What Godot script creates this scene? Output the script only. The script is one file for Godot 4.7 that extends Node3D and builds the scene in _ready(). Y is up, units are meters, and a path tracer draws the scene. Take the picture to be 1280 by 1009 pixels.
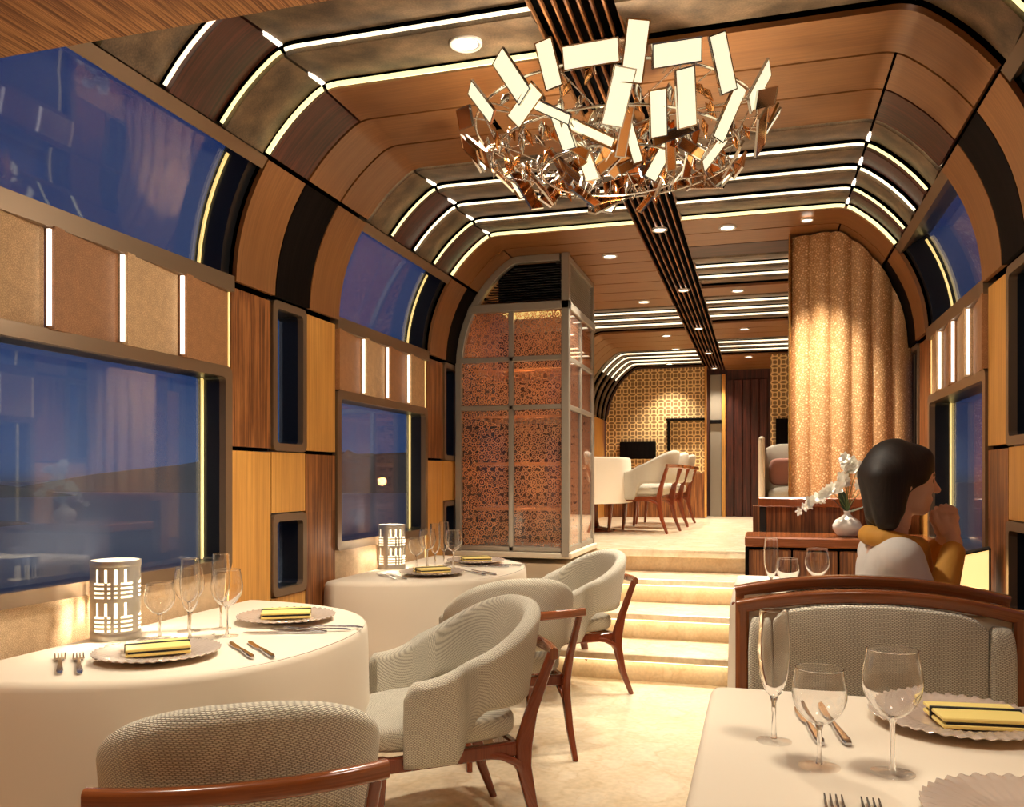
extends Node3D
# A dining car at night. Metres; X to the right, Y up, the car runs along -z. In helper calls Zf is the distance forward (z = -Zf).

const XC := -0.585      # middle of the car
const HW := 1.515       # half its width
const YS := 2.08        # where the wall starts to curve
const R1 := 0.908
const PH1 := 0.95993
const R2 := 0.2
const L1 := 0.87162
const L2 := 0.12217
const UF := 1.0131      # where the flat of the ceiling starts
const YC := 2.86
const TT := 0.76        # table height
const UP_Y := 0.72      # upper floor

var mats := {}
var tex := {}
var names := {}
var rng := RandomNumberGenerator.new()


class M:
	var v := PackedVector3Array()
	var n := PackedVector3Array()
	var t := PackedVector2Array()
	var i := PackedInt32Array()
	var swap := false

	func uv_of(p: Vector3, nn: Vector3) -> Vector2:
		var a := nn.abs()
		var r := Vector2(p.x, p.y)
		if a.y >= a.x and a.y >= a.z:
			r = Vector2(p.x, p.z)
		elif a.x >= a.z:
			r = Vector2(p.z, p.y)
		return Vector2(r.y, r.x) if swap else r

	func tri(a: Vector3, b: Vector3, c: Vector3) -> void: # counter-clockwise seen from the front
		var nn := (b - a).cross(c - a).normalized()
		var k := v.size()
		for p: Vector3 in [a, b, c]:
			v.append(p)
			n.append(nn)
			t.append(uv_of(p, nn))
		i.append_array(PackedInt32Array([k, k + 2, k + 1]))

	func quad(a: Vector3, b: Vector3, c: Vector3, d: Vector3) -> void:
		var nn := ((c - a).cross(d - b)).normalized()
		var k := v.size()
		for p: Vector3 in [a, b, c, d]:
			v.append(p)
			n.append(nn)
			t.append(uv_of(p, nn))
		i.append_array(PackedInt32Array([k, k + 2, k + 1, k, k + 3, k + 2]))

	func quad_out(a: Vector3, b: Vector3, c: Vector3, d: Vector3, from: Vector3) -> void:
		if ((c - a).cross(d - b)).dot((a + b + c + d) * 0.25 - from) < 0.0:
			quad(d, c, b, a)
		else:
			quad(a, b, c, d)

	func box(c: Vector3, s: Vector3, bv := 0.0) -> void:
		var h := s * 0.5
		var b := minf(bv, minf(h.x, minf(h.y, h.z)) * 0.9)
		var k := h - Vector3(b, b, b)
		for ax in 3:
			var a1 := (ax + 1) % 3
			var a2 := (ax + 2) % 3
			for sg: float in [-1.0, 1.0]:
				var q := []
				for e: Array in [[-1.0, -1.0], [1.0, -1.0], [1.0, 1.0], [-1.0, 1.0]]:
					var p := Vector3.ZERO
					p[ax] = sg * h[ax]
					p[a1] = e[0] * k[a1]
					p[a2] = e[1] * k[a2]
					q.append(c + p)
				quad_out(q[0], q[1], q[2], q[3], c)
		if b <= 0.0:
			return
		for ax in 3:
			var a1 := (ax + 1) % 3
			var a2 := (ax + 2) % 3
			for s1: float in [-1.0, 1.0]:
				for s2: float in [-1.0, 1.0]:
					var q := []
					for e: Array in [[-1.0, 0], [1.0, 0], [1.0, 1], [-1.0, 1]]:
						var p := Vector3.ZERO
						p[ax] = e[0] * k[ax]
						p[a1] = s1 * (h[a1] if e[1] == 0 else k[a1])
						p[a2] = s2 * (k[a2] if e[1] == 0 else h[a2])
						q.append(c + p)
					quad_out(q[0], q[1], q[2], q[3], c)
		for sx: float in [-1.0, 1.0]:
			for sy: float in [-1.0, 1.0]:
				for sz: float in [-1.0, 1.0]:
					var p0 := c + Vector3(sx * h.x, sy * k.y, sz * k.z)
					var p1 := c + Vector3(sx * k.x, sy * h.y, sz * k.z)
					var p2 := c + Vector3(sx * k.x, sy * k.y, sz * h.z)
					if (p1 - p0).cross(p2 - p0).dot(p0 - c) < 0.0:
						tri(p0, p2, p1)
					else:
						tri(p0, p1, p2)

	# rows of points, smooth; flips by itself when it is a closed body
	func grid(rows: Array, wrap := false, orient := 0, caps := false) -> void:
		var nr := rows.size()
		var nc: int = rows[0].size()
		var acc := []
		for r in nr:
			var z := PackedVector3Array()
			z.resize(nc)
			acc.append(z)
		var vol := 0.0
		var cc := nc if wrap else nc - 1
		for r in nr - 1:
			var ra: PackedVector3Array = rows[r]
			var rb: PackedVector3Array = rows[r + 1]
			for c in cc:
				var d := (c + 1) % nc
				var nn := (rb[d] - ra[c]).cross(rb[c] - ra[d])
				acc[r][c] += nn
				acc[r][d] += nn
				acc[r + 1][c] += nn
				acc[r + 1][d] += nn
				vol += nn.dot(ra[c] - rows[0][0])
		var flip := orient < 0 or (orient == 0 and vol < 0.0)
		var sg := -1.0 if flip else 1.0
		var k := v.size()
		var w := nc + 1 if wrap else nc
		var vv := PackedFloat32Array()
		vv.resize(w)
		for r in nr:
			var row: PackedVector3Array = rows[r]
			var u := 0.0
			for c in w:
				var q := c % nc
				if c > 0:
					u += row[q].distance_to(row[c - 1])
				if r > 0:
					vv[c] += row[q].distance_to(rows[r - 1][q])
				v.append(row[q])
				n.append((acc[r][q] * sg).normalized())
				t.append(Vector2(vv[c], u) if swap else Vector2(u, vv[c]))
		for r in nr - 1:
			for c in cc:
				var a := k + r * w + c
				if flip:
					i.append_array(PackedInt32Array([a, a + 1, a + w + 1, a, a + w + 1, a + w]))
				else:
					i.append_array(PackedInt32Array([a, a + w + 1, a + 1, a, a + w, a + w + 1]))
		if caps:
			for e in 2:
				var row: PackedVector3Array = rows[0 if e == 0 else nr - 1]
				var mid := Vector3.ZERO
				for p in row:
					mid += p / nc
				for c in nc:
					if (e == 0) == flip:
						tri(mid, row[c], row[(c + 1) % nc])
					else:
						tri(mid, row[(c + 1) % nc], row[c])

	func loft(rings: Array, caps := true) -> void:
		grid(rings, true, 0, caps)

	func lathe(prof: Array, seg := 24, at := Vector3.ZERO, caps := true) -> void:
		var rings := []
		for p: Vector2 in prof:
			var ring := PackedVector3Array()
			for k in seg:
				var a := TAU * k / seg
				ring.append(at + Vector3(p.x * cos(a), p.y, p.x * sin(a)))
			rings.append(ring)
		loft(rings, caps)

	func sweep(path: Array, secs: Array, up: Vector3, caps := true) -> void:
		var rings := []
		for k in path.size():
			var tan: Vector3 = (path[mini(k + 1, path.size() - 1)] - path[maxi(k - 1, 0)]).normalized()
			var side := tan.cross(up).normalized()
			var uu := side.cross(tan)
			var ring := PackedVector3Array()
			for p: Vector2 in secs[mini(k, secs.size() - 1)]:
				ring.append(path[k] + side * p.x + uu * p.y)
			rings.append(ring)
		loft(rings, caps)

	func tube(path: Array, r0: float, r1: float, seg := 8, up := Vector3(0.123, 0.97, 0.21)) -> void:
		var secs := []
		for k in path.size():
			var r := lerpf(r0, r1, float(k) / (path.size() - 1))
			var s := PackedVector2Array()
			for j in seg:
				s.append(Vector2(cos(TAU * j / seg), sin(TAU * j / seg)) * r)
			secs.append(s)
		sweep(path, secs, up)

	# a ring between two loops of the same number of points, pulled from d0 to d1 along dir
	func ring_prism(outer: PackedVector3Array, inner: PackedVector3Array, dir: Vector3) -> void:
		var cnt := outer.size()
		var mid := Vector3.ZERO
		for p in outer:
			mid += p / cnt
		for k in cnt:
			var l := (k + 1) % cnt
			var low := (outer[k] + inner[k]) * 0.5 + dir * 0.5
			quad_out(outer[k], outer[l], inner[l], inner[k], low)
			quad_out(outer[k] + dir, outer[l] + dir, inner[l] + dir, inner[k] + dir, low)
			quad_out(outer[k], outer[l], outer[l] + dir, outer[k] + dir, low)
			quad_out(inner[k], inner[l], inner[l] + dir, inner[k] + dir, low)

	func prism(poly: PackedVector2Array, org: Vector3, ax: Vector3, ay: Vector3, depth: Vector3) -> void:
		var ids := Geometry2D.triangulate_polygon(poly)
		var at := func(p: Vector2) -> Vector3: return org + ax * p.x + ay * p.y
		for e in 2:
			var off := depth if e == 1 else Vector3.ZERO
			var want := depth if e == 1 else -depth
			for k in range(0, ids.size(), 3):
				var a: Vector3 = at.call(poly[ids[k]]) + off
				var b: Vector3 = at.call(poly[ids[k + 1]]) + off
				var c: Vector3 = at.call(poly[ids[k + 2]]) + off
				if (b - a).cross(c - a).dot(want) < 0.0:
					tri(a, c, b)
				else:
					tri(a, b, c)
		var cw := Geometry2D.is_polygon_clockwise(poly)
		var hand := ax.cross(ay).dot(depth) > 0.0
		for k in poly.size():
			var a: Vector3 = at.call(poly[k])
			var b: Vector3 = at.call(poly[(k + 1) % poly.size()])
			if cw == hand:
				quad(b, a, a + depth, b + depth)
			else:
				quad(a, b, b + depth, a + depth)

	func mesh() -> ArrayMesh:
		var arr := []
		arr.resize(Mesh.ARRAY_MAX)
		arr[Mesh.ARRAY_VERTEX] = v
		arr[Mesh.ARRAY_NORMAL] = n
		arr[Mesh.ARRAY_TEX_UV] = t
		arr[Mesh.ARRAY_INDEX] = i
		var m := ArrayMesh.new()
		m.add_surface_from_arrays(Mesh.PRIMITIVE_TRIANGLES, arr)
		return m


# ---------------------------------------------------------------- nodes
func numbered(called: String) -> String:
	names[called] = int(names.get(called, -1)) + 1
	return called if names[called] == 0 else "%s_%03d" % [called, names[called]]


func thing(called: String, label: String, category: String, at := Vector3.ZERO, turn := 0.0, group := "") -> Node3D:
	var o := Node3D.new()
	o.name = numbered(called)
	add_child(o)
	o.position = at
	o.rotation.y = turn
	o.set_meta("label", label)
	o.set_meta("category", category)
	if group:
		o.set_meta("group", group)
	return o


func struct_root(called: String, label := "") -> Node3D:
	var o := Node3D.new()
	o.name = called
	add_child(o)
	o.set_meta("kind", "structure")
	if label:
		o.set_meta("label", label)
	return o


func part(parent: Node, called: String, m: Variant, mat: String, label := "") -> MeshInstance3D:
	var o := MeshInstance3D.new()
	o.name = called
	o.mesh = m.mesh() if m is M else m
	o.material_override = null
	o.set_surface_override_material(0, mats[mat])
	if label:
		o.set_meta("label", label)
	parent.add_child(o, true)
	return o


func copy_of(o: Node3D, at: Vector3, turn: float, label: String) -> Node3D:
	var c: Node3D = o.duplicate()
	var stem := String(o.name)
	if stem.length() > 4 and stem[stem.length() - 4] == "_" and stem.right(3).is_valid_int():
		stem = stem.left(-4)
	c.name = numbered(stem)
	add_child(c)
	c.position = at
	c.rotation.y = turn
	c.set_meta("label", label)
	return c


func spot(parent: Node, at: Vector3, to: Vector3, energy: float, angle: float, col: Color, size := 0.05) -> void:
	var l := SpotLight3D.new()
	l.name = "spot_lamp"
	parent.add_child(l, true)
	l.position = at
	var d := (to - at).normalized()
	l.basis = Basis.looking_at(d, Vector3.UP if absf(d.y) < 0.95 else Vector3.RIGHT)
	l.light_energy = energy
	l.light_color = col
	l.spot_angle = angle
	l.spot_angle_attenuation = 0.8
	l.spot_range = 20.0
	l.spot_attenuation = 2.0
	l.light_size = size
	l.shadow_enabled = true


func omni(parent: Node, at: Vector3, energy: float, col: Color, size := 0.05) -> void:
	var l := OmniLight3D.new()
	l.name = "bulb_lamp"
	parent.add_child(l, true)
	l.position = at
	l.light_energy = energy
	l.light_color = col
	l.omni_range = 20.0
	l.omni_attenuation = 2.0
	l.light_size = size
	l.shadow_enabled = true


func area(parent: Node, at: Vector3, dir: Vector3, w: float, h: float, energy: float, col: Color) -> void:
	var l := AreaLight3D.new()
	l.name = "strip_lamp"
	parent.add_child(l, true)
	l.position = at
	l.basis = Basis.looking_at(dir, Vector3.UP if absf(dir.normalized().y) < 0.95 else Vector3.BACK)
	l.area_size = Vector2(w, h)
	l.light_energy = energy
	l.light_color = col
	l.area_range = 20.0
	l.shadow_enabled = true


func P(x: float, y: float, zf: float) -> Vector3:
	return Vector3(x, y, -zf)


func rsec(w: float, h: float, r: float, k := 3) -> PackedVector2Array:
	var out := PackedVector2Array()
	for q in 4:
		var c := Vector2((w / 2 - r) * [1, -1, -1, 1][q], (h / 2 - r) * [1, 1, -1, -1][q])
		for j in k + 1:
			var a := PI / 2 * (q + float(j) / k)
			out.append(c + Vector2(cos(a), sin(a)) * r)
	return out


# ---------------------------------------------------------------- textures and materials
func noise_bytes(w: int, h: int, freq: float, type: int, octaves: int, seed_no: int, w2 := 0, h2 := 0) -> PackedByteArray:
	var f := FastNoiseLite.new()
	f.seed = seed_no
	f.noise_type = type
	f.frequency = freq
	f.fractal_octaves = octaves
	if type == FastNoiseLite.TYPE_CELLULAR:
		f.cellular_return_type = FastNoiseLite.RETURN_DISTANCE2_SUB
	var im := f.get_seamless_image(w, h)
	im.convert(Image.FORMAT_L8)
	if w2 > 0:
		im.resize(w2, h2, Image.INTERPOLATE_CUBIC)
	return im.get_data()


func image_of(w: int, h: int, data: PackedByteArray) -> ImageTexture:
	return ImageTexture.create_from_image(Image.create_from_data(w, h, false, Image.FORMAT_RGB8, data))


func put_rgb(a: PackedByteArray, k: int, c: Color) -> void:
	a[k * 3] = int(clampf(c.r, 0, 1) * 255)
	a[k * 3 + 1] = int(clampf(c.g, 0, 1) * 255)
	a[k * 3 + 2] = int(clampf(c.b, 0, 1) * 255)


func make_textures() -> void:
	var S := FastNoiseLite.TYPE_SIMPLEX_SMOOTH
	# wood grain, streaks along v
	for kind in 2:
		var w := 256
		var h := 512
		var a := noise_bytes(256, 16, 0.09, S, 4, 3 + kind, w, h)
		var b := noise_bytes(64, 32, 0.06, S, 3, 9 + kind, w, h)
		var c := noise_bytes(256, 64, 0.3, S, 2, 21 + kind, w, h)
		var out := PackedByteArray()
		out.resize(w * h * 3)
		for k in w * h:
			var g := a[k] / 255.0 * 0.55 + b[k] / 255.0 * 0.3 + c[k] / 255.0 * 0.15
			g = clampf((g - 0.5) * (2.2 if kind == 1 else 1.2) + 0.5, 0, 1)
			var lo := Color(0.52, 0.44, 0.38) if kind == 1 else Color(0.78, 0.73, 0.68)
			put_rgb(out, k, lo.lerp(Color(1, 1, 1), g))
		tex["grain%d" % kind] = image_of(w, h, out)
	# leather / brushed bronze sheet
	var n := 256
	var a1 := noise_bytes(n, n, 0.012, S, 4, 41)
	var b1 := noise_bytes(n, n, 0.25, S, 2, 42)
	var o1 := PackedByteArray()
	o1.resize(n * n * 3)
	for k in n * n:
		var g := a1[k] / 255.0 * 0.45 + b1[k] / 255.0 * 0.25 + 0.36
		put_rgb(o1, k, Color(g, g, g * 0.98))
	tex.leather = image_of(n, n, o1)
	# speckled stone cloth behind the tables
	var a2 := noise_bytes(n, n, 0.18, S, 3, 51)
	var b2 := noise_bytes(n, n, 0.02, S, 3, 52)
	var o2 := PackedByteArray()
	o2.resize(n * n * 3)
	for k in n * n:
		var g := a2[k] / 255.0
		put_rgb(o2, k, Color(0.80, 0.74, 0.66).lerp(Color(1, 0.98, 0.94), clampf((g - 0.3) * 1.8, 0, 1)) * (0.9 + 0.1 * b2[k] / 255.0))
	tex.stone = image_of(n, n, o2)
	# veined floor
	var nn := 512
	var a3 := noise_bytes(nn, nn, 0.006, S, 5, 61)
	var b3 := noise_bytes(nn, nn, 0.012, S, 4, 62)
	var c3 := noise_bytes(nn, nn, 0.09, S, 3, 63)
	var o3 := PackedByteArray()
	o3.resize(nn * nn * 3)
	for k in nn * nn:
		var vein := 1.0 - clampf(absf(a3[k] / 255.0 - 0.5) * 14.0, 0, 1)
		var vein2 := 1.0 - clampf(absf(b3[k] / 255.0 - 0.47) * 22.0, 0, 1)
		var c := Color(0.97, 0.93, 0.86).lerp(Color(0.91, 0.84, 0.73), b3[k] / 255.0)
		c = c.lerp(Color(0.76, 0.62, 0.46), vein * 0.16 + vein2 * 0.14)
		put_rgb(o3, k, c * (0.93 + 0.09 * c3[k] / 255.0))
	tex.floor = image_of(nn, nn, o3)
	# woven upholstery: short stitches in offset rows
	var ws := 64
	var o4 := PackedByteArray()
	var h4 := PackedByteArray()
	o4.resize(ws * ws * 3)
	h4.resize(ws * ws * 3)
	for y in ws:
		for x in ws:
			var row := y / 16
			var fx := fmod(x / 32.0 + (0.5 if row % 2 == 1 else 0.0), 1.0)
			var fy := fmod(y / 16.0, 1.0)
			var hgt := pow(maxf(0.0, sin(PI * fx)), 0.4) * pow(maxf(0.0, sin(PI * fy)), 0.5)
			var c := Color(0.50, 0.46, 0.41).lerp(Color(1, 1, 0.98), clampf(hgt * 1.15, 0, 1))
			put_rgb(o4, y * ws + x, c)
			put_rgb(h4, y * ws + x, Color(hgt, hgt, hgt))
	tex.weave = image_of(ws, ws, o4)
	tex.weave_h = image_of(ws, ws, h4)
	# mosaic of small leaf-like chips
	var a5 := noise_bytes(n, n, 0.075, FastNoiseLite.TYPE_CELLULAR, 1, 71)
	var b5 := noise_bytes(n, n, 0.09, S, 2, 72)
	var o5 := PackedByteArray()
	o5.resize(n * n * 3)
	for k in n * n:
		var g := clampf(a5[k] / 255.0 * 1.5, 0, 1)
		var c := Color(0.66, 0.52, 0.38).lerp(Color(0.98, 0.92, 0.82), g)
		put_rgb(o5, k, c.lerp(Color(0.70, 0.50, 0.30), clampf((b5[k] / 255.0 - 0.45) * 2.0, 0, 0.6)))
	tex.mosaic = image_of(n, n, o5)
	# interlaced circles printed on the end wall
	var o6 := PackedByteArray()
	o6.resize(n * n * 3)
	for y in n:
		for x in n:
			var p := Vector2(x, y) / n
			var line := 0.0
			for cx in 3:
				for cy in 3:
					var d := absf(p.distance_to(Vector2(cx, cy) * 0.5) - 0.36)
					line = maxf(line, 1.0 - smoothstep(0.02, 0.04, d))
					d = absf(p.distance_to(Vector2(cx, cy) * 0.5) - 0.15)
					line = maxf(line, 1.0 - smoothstep(0.015, 0.03, d))
			put_rgb(o6, y * n + x, Color(0.58, 0.47, 0.34).lerp(Color(0.98, 0.90, 0.74), line))
	tex.lattice = image_of(n, n, o6)


func mat(called: String, col: Color, rough: float, metal := 0.0, texture := "", scale := Vector2.ONE) -> StandardMaterial3D:
	var m := StandardMaterial3D.new()
	m.resource_name = called
	m.albedo_color = col
	m.roughness = rough
	m.metallic = metal
	if texture:
		m.albedo_texture = tex[texture]
		m.uv1_scale = Vector3(scale.x, scale.y, 1)
	mats[called] = m
	return m


func glow(called: String, col: Color, energy: float) -> void:
	var m := mat(called, Color(0.9, 0.88, 0.8), 0.5)
	m.emission_enabled = true
	m.emission = col
	m.emission_energy_multiplier = energy


func make_materials() -> void:
	var g := Vector2(3.0, 0.9)
	mat("honey", Color(0.90, 0.66, 0.33), 0.42, 0.0, "grain0", Vector2(2.5, 0.7))
	mat("honey_dark", Color(0.66, 0.42, 0.22), 0.42, 0.0, "grain1", g)
	mat("wood", Color(0.57, 0.38, 0.21), 0.4, 0.0, "grain0", g)
	mat("wood_soffit", Color(0.80, 0.58, 0.36), 0.5, 0.0, "grain1", Vector2(7.0, 0.8))
	mat("wood_red", Color(0.34, 0.14, 0.085), 0.45, 0.0, "grain1", g)
	mat("wood_black", Color(0.07, 0.04, 0.03), 0.7, 0.0, "grain1", g)
	mats.wood_black.metallic_specular = 0.2
	mat("mahogany", Color(0.54, 0.25, 0.13), 0.25, 0.0, "grain0", Vector2(9.0, 1.8))
	mats.mahogany.clearcoat_enabled = true
	mats.mahogany.clearcoat = 0.5
	mats.mahogany.clearcoat_roughness = 0.15
	mat("rail_wood", Color(0.60, 0.34, 0.18), 0.25, 0.0, "grain0", Vector2(9.0, 1.8))
	mats.rail_wood.clearcoat_enabled = true
	mats.rail_wood.clearcoat = 0.6
	mats.rail_wood.clearcoat_roughness = 0.12
	mat("leather", Color(0.58, 0.47, 0.36), 0.5, 0.15, "leather", Vector2(1.6, 1.6))
	mat("panel_beige", Color(0.93, 0.80, 0.64), 0.7, 0.0, "stone", Vector2(4, 4))
	mat("panel_brown", Color(0.76, 0.56, 0.39), 0.55, 0.0, "stone", Vector2(4, 4))
	mat("stone", Color(0.93, 0.83, 0.70), 0.75, 0.0, "stone", Vector2(5, 5))
	mat("gap", Color(0.035, 0.03, 0.028), 1.0)
	mats.gap.metallic_specular = 0.1
	mat("bronze", Color(0.50, 0.41, 0.32), 0.38, 0.55)
	mat("reveal", Color(0.07, 0.075, 0.085), 0.3)
	mat("silver_frame", Color(0.62, 0.58, 0.52), 0.35, 0.4)
	mat("floor", Color(0.98, 0.95, 0.90), 0.22, 0.0, "floor", Vector2(0.55, 0.55))
	mat("riser", Color(0.96, 0.91, 0.84), 0.4, 0.0, "floor", Vector2(0.8, 0.8))
	mat("cloth", Color(0.90, 0.84, 0.75), 0.85)
	mats.cloth.rim_enabled = true
	mats.cloth.rim = 0.2
	mat("fabric", Color(0.95, 0.915, 0.85), 0.9, 0.0, "weave", Vector2(42, 62))
	mats.fabric.heightmap_enabled = true
	mats.fabric.heightmap_texture = tex.weave_h
	mats.fabric.heightmap_scale = 0.25
	mats.fabric.rim_enabled = true
	mats.fabric.rim = 0.25
	mat("piping", Color(0.62, 0.57, 0.49), 0.85)
	mat("cream_side", Color(0.88, 0.82, 0.72), 0.6)
	mat("brass", Color(0.80, 0.60, 0.32), 0.25, 0.9)
	mat("chrome", Color(0.85, 0.84, 0.82), 0.12, 1.0)
	mat("brushed", Color(0.88, 0.86, 0.82), 0.34, 0.75)
	mat("mirror_gold", Color(0.90, 0.66, 0.42), 0.12, 1.0)
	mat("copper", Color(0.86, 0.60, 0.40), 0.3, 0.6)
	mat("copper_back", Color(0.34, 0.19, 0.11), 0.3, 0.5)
	mat("steel", Color(0.72, 0.72, 0.74), 0.18, 1.0)
	mat("plate", Color(0.88, 0.80, 0.73), 0.16, 0.4)
	mat("yellow", Color(0.95, 0.85, 0.50), 0.6)
	mat("black", Color(0.03, 0.028, 0.03), 0.5)
	mat("white_ceramic", Color(0.86, 0.83, 0.79), 0.25)
	mat("petal", Color(0.95, 0.93, 0.88), 0.6)
	mats.petal.backlight_enabled = true
	mats.petal.backlight = Color(0.4, 0.4, 0.36)
	mat("leaf", Color(0.09, 0.16, 0.07), 0.4)
	mat("stem", Color(0.36, 0.40, 0.20), 0.6)
	mat("skin", Color(1, 1, 1), 0.55)
	mats.skin.vertex_color_use_as_albedo = true
	mats.skin.subsurf_scatter_enabled = true
	mats.skin.subsurf_scatter_strength = 0.05
	mat("hair", Color(0.15, 0.10, 0.075), 0.6, 0.0, "grain1", Vector2(14, 2.5))
	mat("blouse", Color(0.84, 0.81, 0.78), 0.8)
	mat("ochre", Color(0.80, 0.57, 0.22), 0.75)
	mat("trouser", Color(0.16, 0.15, 0.17), 0.85)
	mat("mosaic", Color(1.0, 0.92, 0.80), 0.5, 0.0, "mosaic", Vector2(3.2, 3.2))
	mat("lattice", Color(1.0, 0.93, 0.80), 0.55, 0.0, "lattice", Vector2(5.0, 5.0))
	mat("night_land", Color(0.10, 0.12, 0.09), 0.95)
	mat("night_water", Color(0.06, 0.10, 0.16), 0.35)
	mat("pink_cushion", Color(0.66, 0.46, 0.40), 0.85)
	mat("paper_shade", Color(0.95, 0.84, 0.66), 0.8)
	glow("led_warm", Color(1.0, 0.94, 0.80), 1.9)
	glow("led_yellow", Color(1.0, 0.97, 0.70), 1.5)
	glow("led_white", Color(1.0, 0.96, 0.90), 1.9)
	glow("led_gold", Color(1.0, 0.85, 0.48), 1.1)
	glow("led_stair", Color(1.0, 0.95, 0.80), 2.6)
	glow("light_face", Color(1.0, 0.96, 0.88), 5.0)
	glow("glow_plate", Color(1.0, 0.97, 0.82), 1.15)
	glow("lantern_glow", Color(1.0, 0.80, 0.50), 1.5)
	glow("lamp_glow", Color(1.0, 0.94, 0.82), 1.1)
	for q: Array in [["pane", Color(0.75, 0.82, 0.95, 0.06), false], ["glass", Color(1, 1, 1, 0.02), false], ["glass_solid", Color(1, 1, 1, 0.0), true]]:
		var m := mat(q[0], q[1], 0.02)
		m.transparency = BaseMaterial3D.TRANSPARENCY_ALPHA
		m.metallic_specular = 0.5
		if q[2]:
			m.refraction_enabled = true
			m.refraction_scale = 0.05


# ---------------------------------------------------------------- the car's cross-section
# s: length along the inner face from the spring line (below zero down the wall); o: offset inwards
func prof(s: float, o: float) -> Vector2:
	if s <= 0.0:
		return Vector2(HW - o, YS + s)
	if s <= L1:
		var f := s / R1
		return Vector2(HW - R1, YS) + Vector2(cos(f), sin(f)) * (R1 - o)
	if s <= L1 + L2:
		var f := PH1 + (s - L1) / R2
		return Vector2(UF, YC - R2) + Vector2(cos(f), sin(f)) * (R2 - o)
	return Vector2(UF - (s - L1 - L2), YC - o)


func pt(side: float, s: float, o: float, zf: float) -> Vector3:
	var p := prof(s, o)
	return Vector3(XC + side * p.x, p.y, -zf)


# a panel that follows the section from s0 to s1 between z0 and z1; o0 / o1 its inner face at the near and far edge
func cpanel(m: M, side: float, s0: float, s1: float, z0: float, z1: float, o0: float, o1: float, thick := 0.02) -> void:
	var ss := PackedFloat32Array([s0])
	var marks := []
	for k in 13:
		marks.append(L1 * k / 12.0)
	for k in range(1, 5):
		marks.append(L1 + L2 * k / 4.0)
	for q: float in marks:
		if q > s0 + 0.01 and q < s1 - 0.01:
			ss.append(q)
	ss.append(s1)
	var rows := [[], [], [], []]
	for k in 4:
		for j in ss.size():
			rows[k].append([pt(side, ss[j], o0, z0), pt(side, ss[j], o1, z1), pt(side, ss[j], o1 - thick, z1), pt(side, ss[j], o0 - thick, z0)][k])
	for k in 4:
		var l := (k + 1) % 4
		var ra := PackedVector3Array(rows[k])
		var rb := PackedVector3Array(rows[l])
		var mid: Vector3 = (rows[0][0] + rows[1][0] + rows[2][0] + rows[3][0]) * 0.25
		var nn := (rb[1] - ra[0]).cross(rb[0] - ra[1])
		var out := nn.dot((ra[0] + rb[0]) * 0.5 - mid) > 0.0
		var old := m.swap
		m.swap = k == 0
		var two := []
		for j in ss.size():
			two.append(PackedVector3Array([ra[j], rb[j]]))
		m.swap = old
		m.grid(two, false, -1 if out else 1)
	for e in 2:
		var j := 0 if e == 0 else ss.size() - 1
		var mid: Vector3 = rows[0][ss.size() / 2] * 0.5 + rows[2][ss.size() / 2] * 0.5
		m.quad_out(rows[0][j], rows[1][j], rows[2][j], rows[3][j], mid)


func cpart(parent: Node, called: String, matn: String, side: float, s0: float, s1: float, z0: float, z1: float, o0 := 0.0, o1 := 0.0, thick := 0.02, label := "") -> void:
	var m := M.new()
	cpanel(m, side, s0, s1, z0, z1, o0, o1, thick)
	part(parent, called, m, matn, label)


func rect_loop(z0: float, z1: float, y0: float, y1: float, r: float, x: float, k := 3) -> PackedVector3Array:
	var out := PackedVector3Array()
	for p in rsec(z1 - z0, y1 - y0, maxf(r, 0.0005), k):
		out.append(Vector3(x, (y0 + y1) / 2 + p.y, -((z0 + z1) / 2 + p.x)))
	return out


var n_window := 0


# a framed opening in a straight wall with its recess, pane and the lit strip by the far jamb
func wall_window(side: float, z0: float, z1: float, y0: float, y1: float, fw: float, depth: float, lit: bool, label: String) -> void:
	n_window += 1
	var w := struct_root("window_%d" % n_window, label)
	var xi := XC + side * HW
	var out := Vector3(side, 0, 0)
	var m := M.new()
	m.ring_prism(rect_loop(z0, z1, y0, y1, 0.03, xi - side * 0.022), rect_loop(z0 + fw, z1 - fw, y0 + fw, y1 - fw, 0.02, xi - side * 0.022), out * 0.03)
	part(w, "frame", m, "bronze")
	m = M.new()
	m.ring_prism(rect_loop(z0 - 0.002, z1 + 0.002, y0 - 0.002, y1 + 0.002, 0.0, xi + side * 0.008), rect_loop(z0 + fw, z1 - fw, y0 + fw, y1 - fw, 0.02, xi + side * 0.008), out * depth)
	part(w, "recess", m, "reveal", "dark recess around the pane")
	m = M.new()
	m.box(Vector3(xi + side * depth * 0.92, (y0 + y1) / 2, -(z0 + z1) / 2), Vector3(0.006, y1 - y0 - 0.01, z1 - z0 - 0.01))
	part(w, "pane", m, "pane")
	if lit:
		m = M.new()
		m.box(Vector3(xi + side * (depth * 0.92 - 0.008), (y0 + y1) / 2, -(z1 - fw - 0.008)), Vector3(0.008, y1 - y0 - 2 * fw, 0.010))
		part(w, "led_strip", m, "led_gold", "thin glowing gold strip at the far jamb")


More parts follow.
